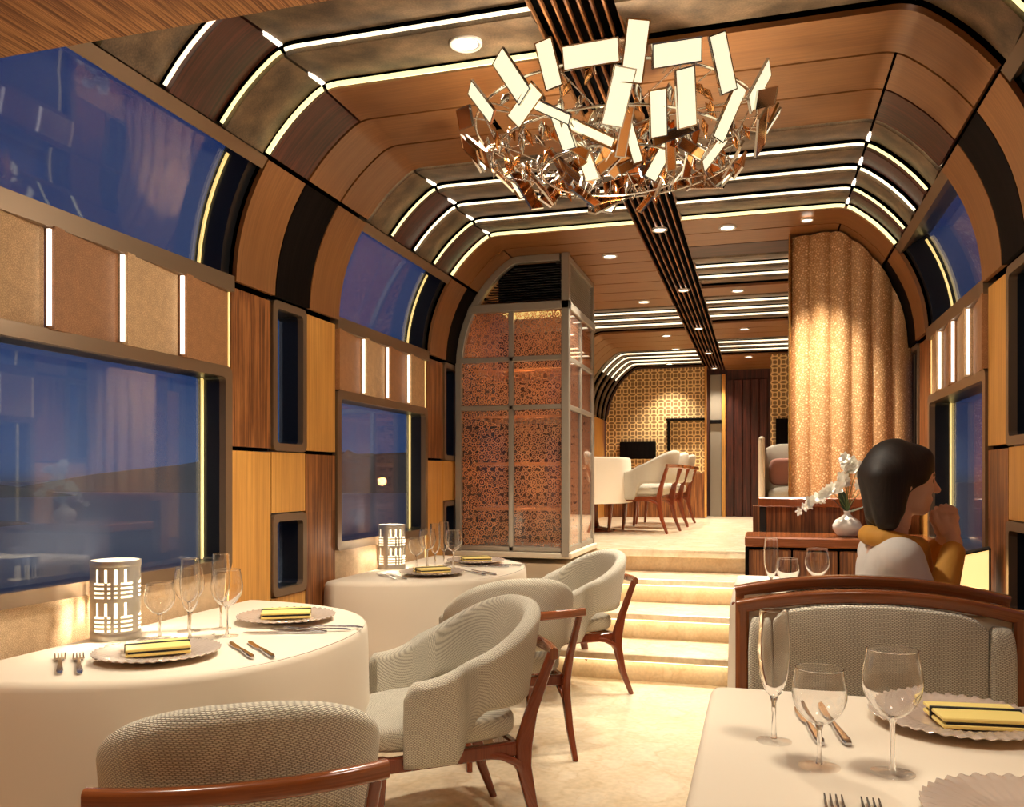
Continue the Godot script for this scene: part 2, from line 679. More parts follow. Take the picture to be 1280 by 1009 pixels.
func roof_window(side: float, z0: float, z1: float, label: String) -> void:
	n_window += 1
	var w := struct_root("window_%d" % n_window, label)
	cpart(w, "lower_frame", "bronze", side, -0.035, 0.03, z0, z1, 0.03, 0.03, 0.05)
	cpart(w, "upper_frame", "bronze", side, 0.50, 0.55, z0, z1, 0.03, 0.03, 0.05)
	cpart(w, "jamb", "reveal", side, 0.025, 0.505, z1 - 0.055, z1, 0.0, 0.0, 0.13, "dark far jamb")
	cpart(w, "jamb", "reveal", side, 0.025, 0.505, z0, z0 + 0.04, 0.0, 0.0, 0.13)
	cpart(w, "lower_recess", "reveal", side, -0.02, 0.025, z0, z1, -0.02, -0.02, 0.13)
	cpart(w, "upper_recess", "reveal", side, 0.505, 0.56, z0, z1, -0.02, -0.02, 0.13)
	cpart(w, "pane", "pane", side, -0.01, 0.54, z0 + 0.002, z1 - 0.002, -0.115, -0.115, 0.006)
	cpart(w, "led_strip", "led_gold", side, 0.05, 0.485, z1 - 0.066, z1 - 0.056, -0.096, -0.096, 0.01, "thin glowing gold strip at the far jamb")


const BEND := 0.93     # where curved pieces meet the flat ones
const S_TOP := 0.555   # upper edge of the roof windows
const S_FLAT := 1.867  # the slatted channel in the middle


func band(parent: Node, side: float, z0: float, z1: float, s_from: float, curve: String, flat: String, o0: float, o1: float, cut := true) -> void:
	var gp := 0.004 if o1 == 0.0 else 0.007
	if cut:
		cpart(parent, "curved_panel", curve, side, s_from, BEND - 0.006, z0 + gp, z1 - gp, o0, o1)
		cpart(parent, "flat_panel", flat, side, BEND + 0.006, S_FLAT, z0 + gp, z1 - gp, o0, o1)
	else:
		cpart(parent, "long_panel", curve, side, s_from, S_FLAT, z0 + gp, z1 - gp, o0, o1)


func build_shell() -> void:
	var ceil_ := struct_root("ceiling", "coved wood and bronze panel ceiling with lit seams and a slatted channel")
	var wl := struct_root("wall_left", "left wall of honey and brown wood panels between windows")
	var wr := struct_root("wall_right", "right wall of honey and brown wood panels between windows")
	var wb := struct_root("wall_near", "plain wood bulkhead behind the camera")
	# dark liner behind the roof panels
	for side: float in [-1.0, 1.0]:
		cpart(ceil_, "liner", "gap", side, 0.56, L1 + L2 + UF, 1.5, 12.6, -0.045, -0.045, 0.03)
	# the slatted channel
	var m := M.new()
	m.box(P(XC, YC + 0.05, 7.0), Vector3(0.30, 0.02, 11.2))
	part(ceil_, "channel", m, "gap", "black channel between the slats")
	for k in 8:
		m = M.new()
		m.swap = false
		m.box(P(XC - 0.14 + 0.04 * k, YC - 0.018, 7.0), Vector3(0.009, 0.022, 11.2), 0.002)
		part(ceil_, "slat", m, "wood" if k in [0, 7] else "honey_dark")
	var P_ := 0.3125
	var wood_curve := ["wood", "wood", "wood"]
	for side: float in [-1.0, 1.0]:
		var left := side < 0
		# near bay and second bay: leather bands stepped, a lit strip at each step
		for b: float in [1.78, 3.93]:
			var curves := ["leather", "wood_red", "leather", "wood_red"] if b > 3 else ["leather", "leather", "wood_red", "leather"]
			for k in 4:
				var z0 := b + P_ * k
				band(ceil_, side, z0, z0 + P_, S_TOP, curves[k], "leather", 0.045, 0.0)
				if k > 0 or not left or b > 3:
					var yellow := "led_yellow" if k % 2 == 1 else "led_warm"
					cpart(ceil_, "led_strip", yellow, side, S_TOP + 0.01, BEND - 0.01, z0 - 0.009, z0 - 0.001, 0.03, 0.03, 0.011)
					cpart(ceil_, "led_strip", "led_warm", side, BEND + 0.01, S_FLAT, z0 - 0.009, z0 - 0.001, 0.03, 0.03, 0.011)
					cpart(ceil_, "led_strip", "led_white", side, BEND - 0.009, BEND + 0.009, z0 + P_ * 0.62, z0 + P_ * 0.97, 0.022, 0.008, 0.015)
			var ze := b + P_ * 4
			if not left and b < 3:
				continue
			cpart(ceil_, "led_strip", "led_yellow", side, S_TOP + 0.01, BEND - 0.01, ze - 0.009, ze - 0.001, 0.03, 0.03, 0.018)
			cpart(ceil_, "led_strip", "led_yellow", side, BEND + 0.01, S_FLAT, ze - 0.009, ze - 0.001, 0.03, 0.03, 0.018)
		# first pillar: three bands that run down the wall
		var up := ["wood_red", "wood", "wood"] if left else ["wood", "wood", "wood_red"]
		var low := ["wood", "wood_black", "wood"]
		for k in 3:
			var z0 := 3.03 + 0.3 * k
			if left and k == 1:
				cpart(ceil_, "long_panel", "wood", side, S_TOP + 0.01, 1.465, z0 + 0.007, z0 + 0.293, 0.035, 0.035)
				cpart(ceil_, "flat_panel", "wood", side, 1.503, S_FLAT, z0 + 0.007, z0 + 0.293, 0.035, 0.035)
			else:
				band(ceil_, side, z0, z0 + 0.3, S_TOP + 0.01, up[k], "wood", 0.035, 0.035, up[k] == "wood_red" or k == 1)
			cpart(ceil_, "curved_panel", low[k], side, 0.012, S_TOP - 0.01, z0 + 0.004, z0 + 0.296, 0.035, 0.035)
		# second pillar up to the partition and the ceiling over the upper floor
		low = ["wood", "wood_black", "wood", "wood"]
		for k in 4:
			var z0 := 5.18 + 0.3 * k
			var red := not left and k == 2
			if not left and z0 > 5.9:
				continue
			band(ceil_, side, z0, z0 + 0.3, S_TOP + 0.01, "wood_red" if red else "wood", "wood", 0.035, 0.035, k % 2 == 1)
			cpart(ceil_, "curved_panel", low[k], side, 0.012, S_TOP - 0.01, z0 + 0.004, z0 + 0.296, 0.035, 0.035)
		var lit := [[7.6, 9.0], [10.4, 12.0]] if left else [[6.08, 7.1], [7.4, 8.65], [9.7, 11.0]]
		var z := 6.38 if left else 6.08
		while z < 12.55:
			var in_lit := false
			for q: Array in lit:
				in_lit = in_lit or (z > q[0] - 0.17 and z < q[1] - 0.1)
			var z1 := minf(z + 0.33, 12.6)
			if in_lit:
				band(ceil_, side, z, z1, 0.02, "leather", "leather", 0.045, 0.0, false)
				cpart(ceil_, "led_strip", "led_warm", side, 0.6, S_FLAT, z - 0.010, z - 0.001, 0.028, 0.028, 0.015)
			else:
				band(ceil_, side, z, z1, 0.02, "wood", "wood", 0.035, 0.035, false)
			z += 0.33
	# walls
	for side: float in [-1.0, 1.0]:
		var wall := wl if side < 0 else wr
		# near the camera, out of view on the left
		cpart(wall, "wood_panel", "honey", side, -YS, 0.0, -1.3, 1.775, 0.0, 0.0, 0.05)
		cpart(wall, "liner", "gap", side, 0.0, 0.7, -1.3, 1.775, 0.0, 0.0, 0.05)
		for b: float in [1.78, 3.93]:
			cpart(wall, "lower_panel", "stone", side, -YS, -YS + 0.9, b, b + 1.25, 0.0, 0.0, 0.05, "speckled cream panel below the window")
			for k in 4:
				var z0 := b + P_ * k
				var beige := (k % 2 == 0) if b < 3 else (k % 2 == 1)
				cpart(wall, "frieze_panel", "panel_beige" if beige else "panel_brown", side, -0.345, -0.03, z0 + 0.003, z0 + P_ - 0.003, 0.035, 0.0, 0.04)
				if k > 0:
					cpart(wall, "led_strip", "led_white", side, -0.335, -0.04, z0 - 0.008, z0 + 0.001, 0.026, 0.026, 0.013)
		# pillars
		for b: float in [3.03, 5.18]:
			for k in 3:
				var z0 := b + 0.3 * k
				var za := z0 + 0.004
				var zb := z0 + 0.296
				if b > 5 and k == 2:
					cpart(wall, "wood_panel", "honey_dark", side, -YS, -0.012, za, 6.6, 0.01, 0.01, 0.03)
					cpart(wall, "liner", "gap", side, -0.02, 0.64, 5.775, 6.1, -0.08, -0.08, 0.03)
					continue
				cpart(wall, "liner", "gap", side, -YS, 0.64, z0 - 0.0, z0 + 0.3, -0.08, -0.08, 0.03) if k != 1 else null
				if k == 0:
					cpart(wall, "wood_panel", "honey_dark", side, -0.67, -0.012, za, zb, 0.012, 0.012, 0.03)
					cpart(wall, "wood_panel", "honey", side, -YS, -0.688, za, zb, 0.012, 0.012, 0.03)
				elif k == 2:
					cpart(wall, "wood_panel", "honey", side, -0.67, -0.012, za, zb, 0.012, 0.012, 0.03)
					cpart(wall, "wood_panel", "honey_dark", side, -YS, -0.688, za, zb, 0.012, 0.012, 0.03)
				else:
					cpart(wall, "wood_panel", "honey", side, -0.96, -0.685, za, zb, 0.012, 0.012, 0.03)
					cpart(wall, "wood_panel", "honey", side, -YS, -1.345, za, zb, 0.012, 0.012, 0.03)
					cpart(wall, "liner", "gap", side, -0.02, 0.64, z0, z0 + 0.3, -0.08, -0.08, 0.03)
				# lit joint at the outer edge of the pillar
				if k == 0:
					cpart(wall, "led_strip", "led_gold", side, -YS + 0.5, -0.02, z0 - 0.004, z0 + 0.003, 0.004, 0.004, 0.01)
			wall_window(side, b + 0.303, b + 0.597, YS - 0.68, YS - 0.0, 0.035, 0.1, false, ("tall narrow window in the left wall" if side < 0 else "tall narrow window in the right wall") + (" nearer pillar" if b < 5 else " farther pillar"))
			wall_window(side, b + 0.303, b + 0.597, YS - 1.34, YS - 0.965, 0.035, 0.1, false, ("small square window low in the left wall" if side < 0 else "small square window low in the right wall") + (" nearer pillar" if b < 5 else " farther pillar"))
		# big windows
		wall_window(side, 1.783, 3.026, 0.9, 1.735, 0.045, 0.1, true, "wide near window in the left wall showing dark hills" if side < 0 else "wide near window in the right wall")
		wall_window(side, 3.934, 5.176, 0.9, 1.735, 0.045, 0.1, true, "wide window over the second table in the left wall" if side < 0 else "wide window beside the seated person in the right wall")
		roof_window(side, 1.78, 3.03, "curved roof window at upper left" if side < 0 else "curved near roof window on the right side")
		roof_window(side, 3.93, 5.18, "curved roof window above the second table" if side < 0 else "curved roof window at upper right")
		# upper floor: lit wood wall with one far window bay
		cpart(wall, "wood_panel", "honey", side, -YS, 0.015, 6.6, 8.2, 0.0, 0.0, 0.05)
		cpart(wall, "wood_panel", "honey_dark", side, -YS, 0.015, 8.2, 10.4, 0.0, 0.0, 0.05)
		cpart(wall, "wood_panel", "honey", side, -YS, 0.015, 10.4, 12.6, 0.0, 0.0, 0.05)
		cpart(wall, "liner", "gap", side, 0.0, 0.6, 6.08, 12.6, -0.045, -0.045, 0.03)
		cpart(wall, "liner", "gap", side, -YS, -0.0, 5.775, 6.7, -0.07, -0.07, 0.03)
	# dropped wood soffit at the near end
	m = M.new()
	m.box(P(XC, 2.50, 0.3), Vector3(3.2, 0.09, 3.16), 0.004)
	part(ceil_, "soffit", m, "wood_soffit", "dropped soffit of straight-grained wood")
	m = M.new()
	m.box(P(XC, 2.70, 1.86), Vector3(3.0, 0.34, 0.04))
	part(ceil_, "soffit_face", m, "wood_soffit")
	m = M.new()
	m.box(P(XC, 1.3, -1.32), Vector3(3.3, 2.7, 0.06))
	part(wb, "wood_panel", m, "honey")


func build_floor() -> void:
	var f := struct_root("floor", "veined pale stone floor")
	var m := M.new()
	m.box(P(XC, -0.05, 2.1), Vector3(3.1, 0.1, 6.9))
	part(f, "lower_floor", m, "floor")
	m = M.new()
	m.box(P(XC, UP_Y - 0.03, 9.64), Vector3(3.1, 0.06, 5.98), 0.004)
	part(f, "upper_floor", m, "floor")
	# platform beside the steps: cream panelled base below the cabinet, wood wall on the right
	m = M.new()
	m.box(P(-1.66, UP_Y / 2 - 0.02, 6.2), Vector3(0.86, UP_Y - 0.04, 1.0))
	part(f, "platform_side", m, "cream_side")
	m = M.new()
	m.box(P(0.435, 0.36, 6.1), Vector3(0.99, 0.72, 1.2))
	part(f, "platform_side", m, "wood_red")
	var st := struct_root("stairs", "four broad pale stone steps lit under each nosing")
	var z := 5.27
	for k in 4:
		var y := 0.18 * (k + 1)
		var zz := z + 0.47 * k
		m = M.new()
		m.box(P(-0.655, y / 2 - 0.02, zz + 0.07 + 0.25), Vector3(1.19, y - 0.042, 0.5))
		part(st, "riser", m, "riser")
		if k < 3:
			m = M.new()
			m.box(P(-0.655, y - 0.022, zz + 0.27), Vector3(1.19, 0.044, 0.54), 0.006)
			part(st, "tread", m, "floor")
		else:
			m = M.new()
			m.box(P(-0.655, y - 0.022, zz - 0.005), Vector3(1.19, 0.044, 0.05), 0.004)
			part(st, "tread", m, "floor")
		m = M.new()
		m.box(P(-0.655, y - 0.050, zz + 0.045), Vector3(1.17, 0.010, 0.016))
		part(st, "led_strip", m, "led_stair", "lit strip under the nosing")
		area(st, P(-0.655, y - 0.058, zz + 0.045), Vector3(0, -1, -0.15), 1.17, 0.02, 0.05, Color(1.0, 0.92, 0.76))
	# low wood wall at the right of the steps: two caps stepping up
	var w := struct_root("wall_low", "low brown wood wall with a cap beside the steps")
	m = M.new()
	m.swap = false
	m.box(P(0.44, 0.905, 5.47), Vector3(0.94, 0.40, 0.08))
	part(w, "face_panel", m, "honey_dark")
	m = M.new()
	m.box(P(0.46, 1.13, 5.48), Vector3(0.92, 0.055, 0.26), 0.006)
	part(w, "cap", m, "rail_wood")
	m = M.new()
	m.box(P(0.03, 0.905, 5.46), Vector3(0.04, 0.39, 0.09), 0.004)
	part(w, "post", m, "black")


func downlight(x: float, y: float, zf: float, energy: float, angle: float, label: String, r := 0.05, soft := 1.0) -> void:
	var t := thing("ceiling_downlight", label, "downlight", P(x, y, zf), 0, "round ceiling downlights")
	var m := M.new()
	m.lathe([Vector2(r * 0.80, 0.006), Vector2(r * 0.82, -0.004), Vector2(r, -0.007), Vector2(r * 1.08, -0.002), Vector2(r * 1.08, 0.006)], 24, Vector3.ZERO, false)
	part(t, "rim", m, "white_ceramic")
	m = M.new()
	m.lathe([Vector2(0.001, -0.002), Vector2(r * 0.6, -0.002), Vector2(r * 0.82, 0.0), Vector2(r * 0.82, 0.006), Vector2(0.001, 0.006)], 24)
	part(t, "light_lens", m, "light_face", "glowing lens")
	spot(t, Vector3(0, -0.012, 0), Vector3(0, -1, 0), energy, angle, Color(1.0, 0.955, 0.875), r * soft)


func build_downlights() -> void:
	var c := YC - 0.04
	downlight(-1.0, YC - 0.034, 2.85, 9.5, 48, "large round downlight in the near left ceiling band", 0.055)
	for q: Array in [[-0.99, 5.85, "first downlight in the left ceiling behind the chandelier"], [-0.96, 7.45, "second downlight in the left ceiling past the cabinet"], [-0.955, 9.3, "third downlight in the left ceiling past the cabinet"], [-0.95, 10.3, "fourth downlight in the left ceiling past the cabinet"], [-1.15, 11.6, "farthest downlight in the left ceiling by the end wall"],
			[-0.18, 5.38, "nearest downlight in the right ceiling past the chandelier"], [-0.16, 7.22, "second downlight in the right ceiling"], [-0.135, 9.1, "third downlight in the right ceiling"], [-0.11, 11.2, "farthest downlight in the right ceiling"]]:
		downlight(q[0], c, q[1], 4.6, 50, q[2])
	for q: Array in [[5.29, "nearest downlight in the slatted channel"], [7.05, "second downlight in the slatted channel"], [8.9, "third downlight in the slatted channel"], [10.7, "fourth downlight in the slatted channel"], [12.2, "farthest downlight in the slatted channel"]]:
		downlight(XC, c - 0.005, q[0], 4.0, 50, q[1], 0.045)
	# in the soffit over the near tables, above the frame: their light falls on the near chair and the right table
	downlight(-1.2, 2.452, 1.1, 3.2, 55, "downlight in the soffit above the near chair", 0.07, 2.5)
	downlight(0.35, 2.452, 1.45, 2.6, 55, "downlight in the soffit above the right table", 0.07, 2.5)


func build_outside() -> void:
	var g := struct_root("ground_outside", "dark water and land outside the windows")
	var m := M.new()
	m.box(P(0, -1.6, 60), Vector3(900, 0.1, 900))
	part(g, "water", m, "night_water")
	var k := 0
	for q: Array in [[-150.0, 70.0, 60.0, 7.0], [-110.0, 210.0, 80.0, 9.0], [-58.0, 26.0, 24.0, 2.0], [-230.0, -60.0, 80.0, 8.0], [130.0, 200.0, 80.0, 16.0], [60.0, 110.0, 24.0, 5.0]]:
		var f := FastNoiseLite.new()
		f.seed = 5 + k
		f.frequency = 0.9
		var rings := []
		for r in 9:
			var ring := PackedVector3Array()
			for j in 40:
				var a := TAU * j / 40
				var rr: float = q[2] * (1.0 - r / 8.2) * (1.0 + 0.25 * f.get_noise_2d(cos(a) * 1.5, sin(a) * 1.5))
				ring.append(Vector3(rr * cos(a), q[3] * sin(r / 8.0 * PI / 2) * (1.0 + 0.35 * f.get_noise_2d(cos(a) * 2.0 + r, sin(a) * 2.0)) - 0.3, rr * sin(a)))
			rings.append(ring)
		m = M.new()
		m.loft(rings, true)
		var hill := part(g, "hill", m, "night_land")
		hill.position = P(q[0], -1.6, q[1])
		k += 1


# ---------------------------------------------------------------- chairs and benches
func pillow(m: M, c: Vector3, s: Vector3, e := 4.0, crown := 0.25) -> void:
	var rings := []
	for j in 15:
		var f := -PI / 2 + PI * j / 14.0
		var cy := signf(sin(f)) * pow(absf(sin(f)), 0.55)
		var cr := pow(maxf(cos(f), 0.0), 0.42)
		var ring := PackedVector3Array()
		for k in 48:
			var a := TAU * k / 48
			var ca := cos(a)
			var sa := sin(a)
			var r := pow(pow(absf(ca), e) + pow(absf(sa), e), -1.0 / e)
			var p := Vector2(ca, sa) * r * maxf(cr, 0.002)
			var up := crown * s.y * (1.0 - minf(1.0, p.length_squared())) * (1.0 if cy > 0 else 0.0)
			ring.append(c + Vector3(p.x * s.x / 2, cy * s.y / 2 + up, p.y * s.z / 2))
		rings.append(ring)
	m.loft(rings, true)


func chair_shell(a: float, z_front: float, z_mid: float, depth: float, th: float) -> M:
	var path := []
	var nrm := []
	var w := []
	for k in 57:
		var t := -1.0 + 2.0 * k / 56.0
		var q := absf(t)
		var sg := signf(t)
		if q > 0.55:
			var f := (q - 0.55) / 0.45
			path.append(Vector2(sg * (a - 0.012 * f), lerpf(z_mid, z_front, f)))
			nrm.append(Vector2(sg, 0))
		else:
			var f := q / 0.55 * PI / 2
			var cx := pow(sin(f), 0.8)
			var cz := pow(cos(f), 0.8)
			path.append(Vector2(sg * a * cx, z_mid + depth * cz))
			nrm.append(Vector2(sg * pow(sin(f), 1.2) / a, pow(cos(f), 1.2) / depth).normalized())
		w.append(1.0 - q)
	var rings := []
	for k in 57:
		var ww: float = w[k]
		var front := clampf((1.0 - ww) * 1.0, 0, 1)
		var top := 0.615 + 0.22 * pow(sin(ww * PI / 2), 3.0) - 0.05 * smoothstep(0.94, 1.0, front)
		var low := lerpf(0.335, 0.50, smoothstep(0.35, 0.50, ww))
		var lean := 0.16 * smoothstep(0.25, 1.0, ww) + 0.02
		var tt := lerpf(th * 0.8, th, ww)
		var shrink := 0.35 if k == 0 or k == 56 else (0.75 if k == 1 or k == 55 else 1.0)
		var pr := PackedVector2Array()
		var hh := top - low
		for j in 7:
			pr.append(Vector2(0, low + 0.015 + (hh - 0.015 - tt / 2) * j / 6.0))
		for j in range(1, 6):
			var b := PI * j / 6.0
			pr.append(Vector2(tt / 2 - cos(b) * tt / 2, top - tt / 2 + sin(b) * tt / 2))
		for j in 7:
			pr.append(Vector2(tt, top - tt / 2 - (hh - 0.015 - tt / 2) * j / 6.0))
		pr.append(Vector2(tt * 0.8, low))
		pr.append(Vector2(tt * 0.2, low))
		var ring := PackedVector3Array()
		for p in pr:
			var o := p.x
			if shrink < 1.0:
				o = tt / 2 + (o - tt / 2) * shrink
			var base: Vector2 = path[k] - nrm[k] * (o - lean * (p.y - 0.36))
			ring.append(Vector3(base.x, p.y, base.y))
		rings.append(ring)
	var m := M.new()
	m.swap = true
	m.loft(rings, true)
	return m


func make_chair(label: String, group: String) -> Node3D:
	var t := thing("tub_chair", label, "chair", Vector3.ZERO, 0, group)
	part(t, "backrest_shell", chair_shell(0.285, -0.20, 0.02, 0.265, 0.068), "fabric")
	var m := M.new()
	pillow(m, Vector3(0, 0.425, -0.045), Vector3(0.475, 0.115, 0.56), 5.0)
	part(t, "seat_cushion", m, "fabric")
	m = M.new()
	m.box(Vector3(0, 0.345, -0.285), Vector3(0.42, 0.05, 0.03), 0.006)
	part(t, "front_rail", m, "mahogany")
	m = M.new()
	m.box(Vector3(0, 0.345, 0.205), Vector3(0.44, 0.05, 0.03), 0.006)
	part(t, "rear_rail", m, "mahogany")
	for sx: float in [-1.0, 1.0]:
		m = M.new()
		m.box(Vector3(sx * 0.222, 0.345, -0.04), Vector3(0.03, 0.05, 0.50), 0.006)
		part(t, "side_rail", m, "mahogany")
		m = M.new()
		m.sweep([Vector3(sx * 0.222, 0.372, -0.275), Vector3(sx * 0.224, 0.30, -0.277), Vector3(sx * 0.226, 0.15, -0.285), Vector3(sx * 0.23, 0.0, -0.30)], [rsec(0.048, 0.048, 0.012), rsec(0.044, 0.044, 0.012), rsec(0.036, 0.036, 0.01), rsec(0.026, 0.026, 0.008)], Vector3(0, 0, 1))
		part(t, "front_leg", m, "mahogany")
		m = M.new()
		m.sweep([Vector3(sx * 0.265, 0.67, 0.326), Vector3(sx * 0.258, 0.60, 0.300), Vector3(sx * 0.243, 0.47, 0.256), Vector3(sx * 0.232, 0.36, 0.232), Vector3(sx * 0.232, 0.28, 0.232), Vector3(sx * 0.238, 0.14, 0.262), Vector3(sx * 0.246, 0.0, 0.318)], [rsec(0.026, 0.034, 0.010), rsec(0.026, 0.036, 0.010), rsec(0.030, 0.044, 0.011), rsec(0.034, 0.062, 0.012), rsec(0.034, 0.054, 0.012), rsec(0.030, 0.038, 0.010), rsec(0.024, 0.026, 0.008)], Vector3(0, 0, 1))
		part(t, "rear_leg", m, "mahogany")
		m = M.new()
		m.sweep([Vector3(sx * 0.223, 0.338, 0.08), Vector3(sx * 0.225, 0.328, 0.15), Vector3(sx * 0.229, 0.300, 0.205), Vector3(sx * 0.232, 0.25, 0.236)], [rsec(0.026, 0.020, 0.006), rsec(0.027, 0.040, 0.008), rsec(0.028, 0.050, 0.009), rsec(0.026, 0.026, 0.008)], Vector3(1, 0, 0))
		part(t, "bracket", m, "mahogany")
	m = M.new()
	var path := []
	for k in 17:
		var x := -0.285 + 0.57 * k / 16.0
		path.append(Vector3(x, 0.672, 0.378 - 0.055 * pow(absf(x) / 0.285, 2.2)))
	m.sweep(path, [rsec(0.030, 0.040, 0.012, 4)], Vector3.UP)
	part(t, "back_rail", m, "rail_wood", "curved glossy wood rail across the back")
	return t


func arch_path(x0: float, x1: float, y: float, rise: float, z: float, k := 15) -> Array:
	var out := []
	for j in k:
		var f := 2.0 * j / (k - 1) - 1.0
		out.append(Vector3(lerpf(x0, x1, float(j) / (k - 1)), y + rise * (1 - f * f), z))
	return out


# a bench whose back rest faces local +z (towards the camera when not turned)
func make_bench(label: String, y_top: float) -> Node3D:
	var t := thing("dining_bench", label, "bench", Vector3.ZERO, 0, "back to back benches on the right")
	var w := 0.418
	var m := M.new()
	m.sweep(arch_path(-w, w, y_top - 0.06, 0.05, 0.0), [rsec(0.05, 0.042, 0.012, 4)], Vector3.UP)
	part(t, "top_rail", m, "rail_wood")
	for sx: float in [-1.0, 1.0]:
		m = M.new()
		m.box(Vector3(sx * (w - 0.017), (y_top - 0.05) / 2, 0.0), Vector3(0.036, y_top - 0.05, 0.05), 0.008)
		part(t, "side_post", m, "rail_wood")
		m = M.new()
		pillow(m, Vector3(sx * (w - 0.070), y_top - 0.285, 0.022), Vector3(0.075, 0.40, 0.085), 6.0, 0.0)
		part(t, "side_pad", m, "fabric")
		m = M.new()
		m.box(Vector3(sx * (w - 0.03), 0.25, 0.27), Vector3(0.04, 0.36, 0.46), 0.008)
		part(t, "side_panel", m, "cream_side")
	# upholstered back with an arched top
	var poly := PackedVector2Array()
	for j in 21:
		var f := 2.0 * j / 20 - 1.0
		poly.append(Vector2(f * 0.312, y_top - 0.066 + 0.032 * (1 - f * f) - 0.03 * pow(absf(f), 14)))
	poly.append(Vector2(0.312, y_top - 0.33))
	poly.append(Vector2(-0.312, y_top - 0.33))
	var rings := []
	for q: Array in [[1.0, 0.0], [1.0, 0.028], [0.985, 0.044], [0.95, 0.052], [0.5, 0.060], [0.02, 0.062]]:
		var ring := PackedVector3Array()
		var c := Vector2(0, y_top - 0.21)
		for p in poly:
			var d := p - c
			ring.append(Vector3(c.x + d.x * (1 - (1 - q[0]) * (0.45 if q[0] > 0.9 else 1.0)), c.y + d.y * q[0], q[1]))
		rings.append(ring)
	m = M.new()
	m.loft(rings, true)
	# plain coordinates for the weave
	for k in m.v.size():
		m.t[k] = Vector2(m.v[k].x, m.v[k].y)
	part(t, "back_cushion", m, "fabric")
	m = M.new()
	pillow(m, Vector3(0, y_top - 0.40, 0.032), Vector3(0.64, 0.14, 0.10), 8.0, 0.0)
	part(t, "lumbar_pad", m, "fabric")
	m = M.new()
	m.box(Vector3(0, (y_top - 0.06) / 2 + 0.03, -0.012), Vector3(0.80, y_top - 0.12, 0.024), 0.004)
	part(t, "back_board", m, "cream_side")
	m = M.new()
	pillow(m, Vector3(0, 0.42, 0.27), Vector3(0.78, 0.12, 0.46), 8.0, 0.15)
	part(t, "seat_cushion", m, "fabric")
	m = M.new()
	m.box(Vector3(0, 0.18, 0.25), Vector3(0.78, 0.36, 0.42), 0.006)
	part(t, "seat_base", m, "mahogany")
	return t


# ---------------------------------------------------------------- tables
# plan: closed outline round (0,0); the cloth falls from TT to hem
func make_cloth(m: M, plan: PackedVector2Array, centre: Vector2, hem: float, fold: float) -> void:
	var rings := []
	var cnt := plan.size()
	for q: Array in [[0.01, TT + 0.004], [0.4, TT + 0.004], [0.8, TT + 0.004], [0.955, TT + 0.004], [0.975, TT + 0.001], [0.99, TT - 0.008], [0.998, TT - 0.022]]:
		var ring := PackedVector3Array()
		for p in plan:
			var d: Vector2 = centre + (p - centre) * q[0]
			ring.append(Vector3(d.x, q[1], d.y))
		rings.append(ring)
	for j in range(1, 9):
		var f := j / 8.0
		var ring := PackedVector3Array()
		for k in cnt:
			var tan := (plan[(k + 1) % cnt] - plan[(k + cnt - 1) % cnt]).normalized()
			var nn := Vector2(tan.y, -tan.x)
			if nn.dot(plan[k] - centre) < 0:
				nn = -nn
			var wave := sin(k * 0.55) + 0.6 * sin(k * 0.23 + 1.0)
			var d := plan[k] + nn * (0.012 * f + fold * f * wave)
			ring.append(Vector3(d.x, lerpf(TT - 0.022, hem, f), d.y))
		rings.append(ring)
	m.grid(rings, true, 0, false)


func wall_table(zf: float, n: int) -> void:
	var x0 := XC - HW + 0.03
	var t := thing("dining_table", ["pedestal table under the cloth nearest the left window", "pedestal table under the second cloth by the left wall", "pedestal table under the cloth on the upper floor"][n], "table", P(x0, [0.0, 0.0, UP_Y][n], zf), 0, "pedestal tables under cloths")
	var plan := PackedVector2Array()
	for k in 64:
		var a := -PI / 2 + PI * k / 63.0
		var ca := pow(maxf(cos(a), 0.0), 0.85)
		var sa := signf(sin(a)) * pow(absf(sin(a)), 0.85)
		plan.append(Vector2(0.795 * ca, 0.75 * sa))
	for k in range(1, 12):
		plan.append(Vector2(0.0, 0.75 - 1.5 * k / 12.0))
	var m := M.new()
	var small := PackedVector2Array()
	for p in plan:
		small.append(Vector2(0.012 + p.x * 0.975, p.y * 0.975))
	m.prism(small, Vector3(0, TT - 0.035, 0), Vector3(1, 0, 0), Vector3(0, 0, 1), Vector3(0, 0.033, 0))
	part(t, "table_top", m, "mahogany")
	m = M.new()
	m.lathe([Vector2(0.22, 0.0), Vector2(0.22, 0.02), Vector2(0.06, 0.05), Vector2(0.045, 0.12), Vector2(0.045, TT - 0.06), Vector2(0.09, TT - 0.036)], 24, Vector3(0.42, 0, 0))
	part(t, "pedestal", m, "mahogany")
	m = M.new()
	make_cloth(m, plan, Vector2(0.35, 0), 0.30, 0.004)
	var c := thing("tablecloth", ["cream cloth on the near left table with two place settings", "cream cloth on the second left table before the cabinet", "cream cloth on the table up the steps"][n], "tablecloth", P(x0, [0.0, 0.0, UP_Y][n], zf), 0, "cream tablecloths")
	part(c, "cloth", m, "cloth")


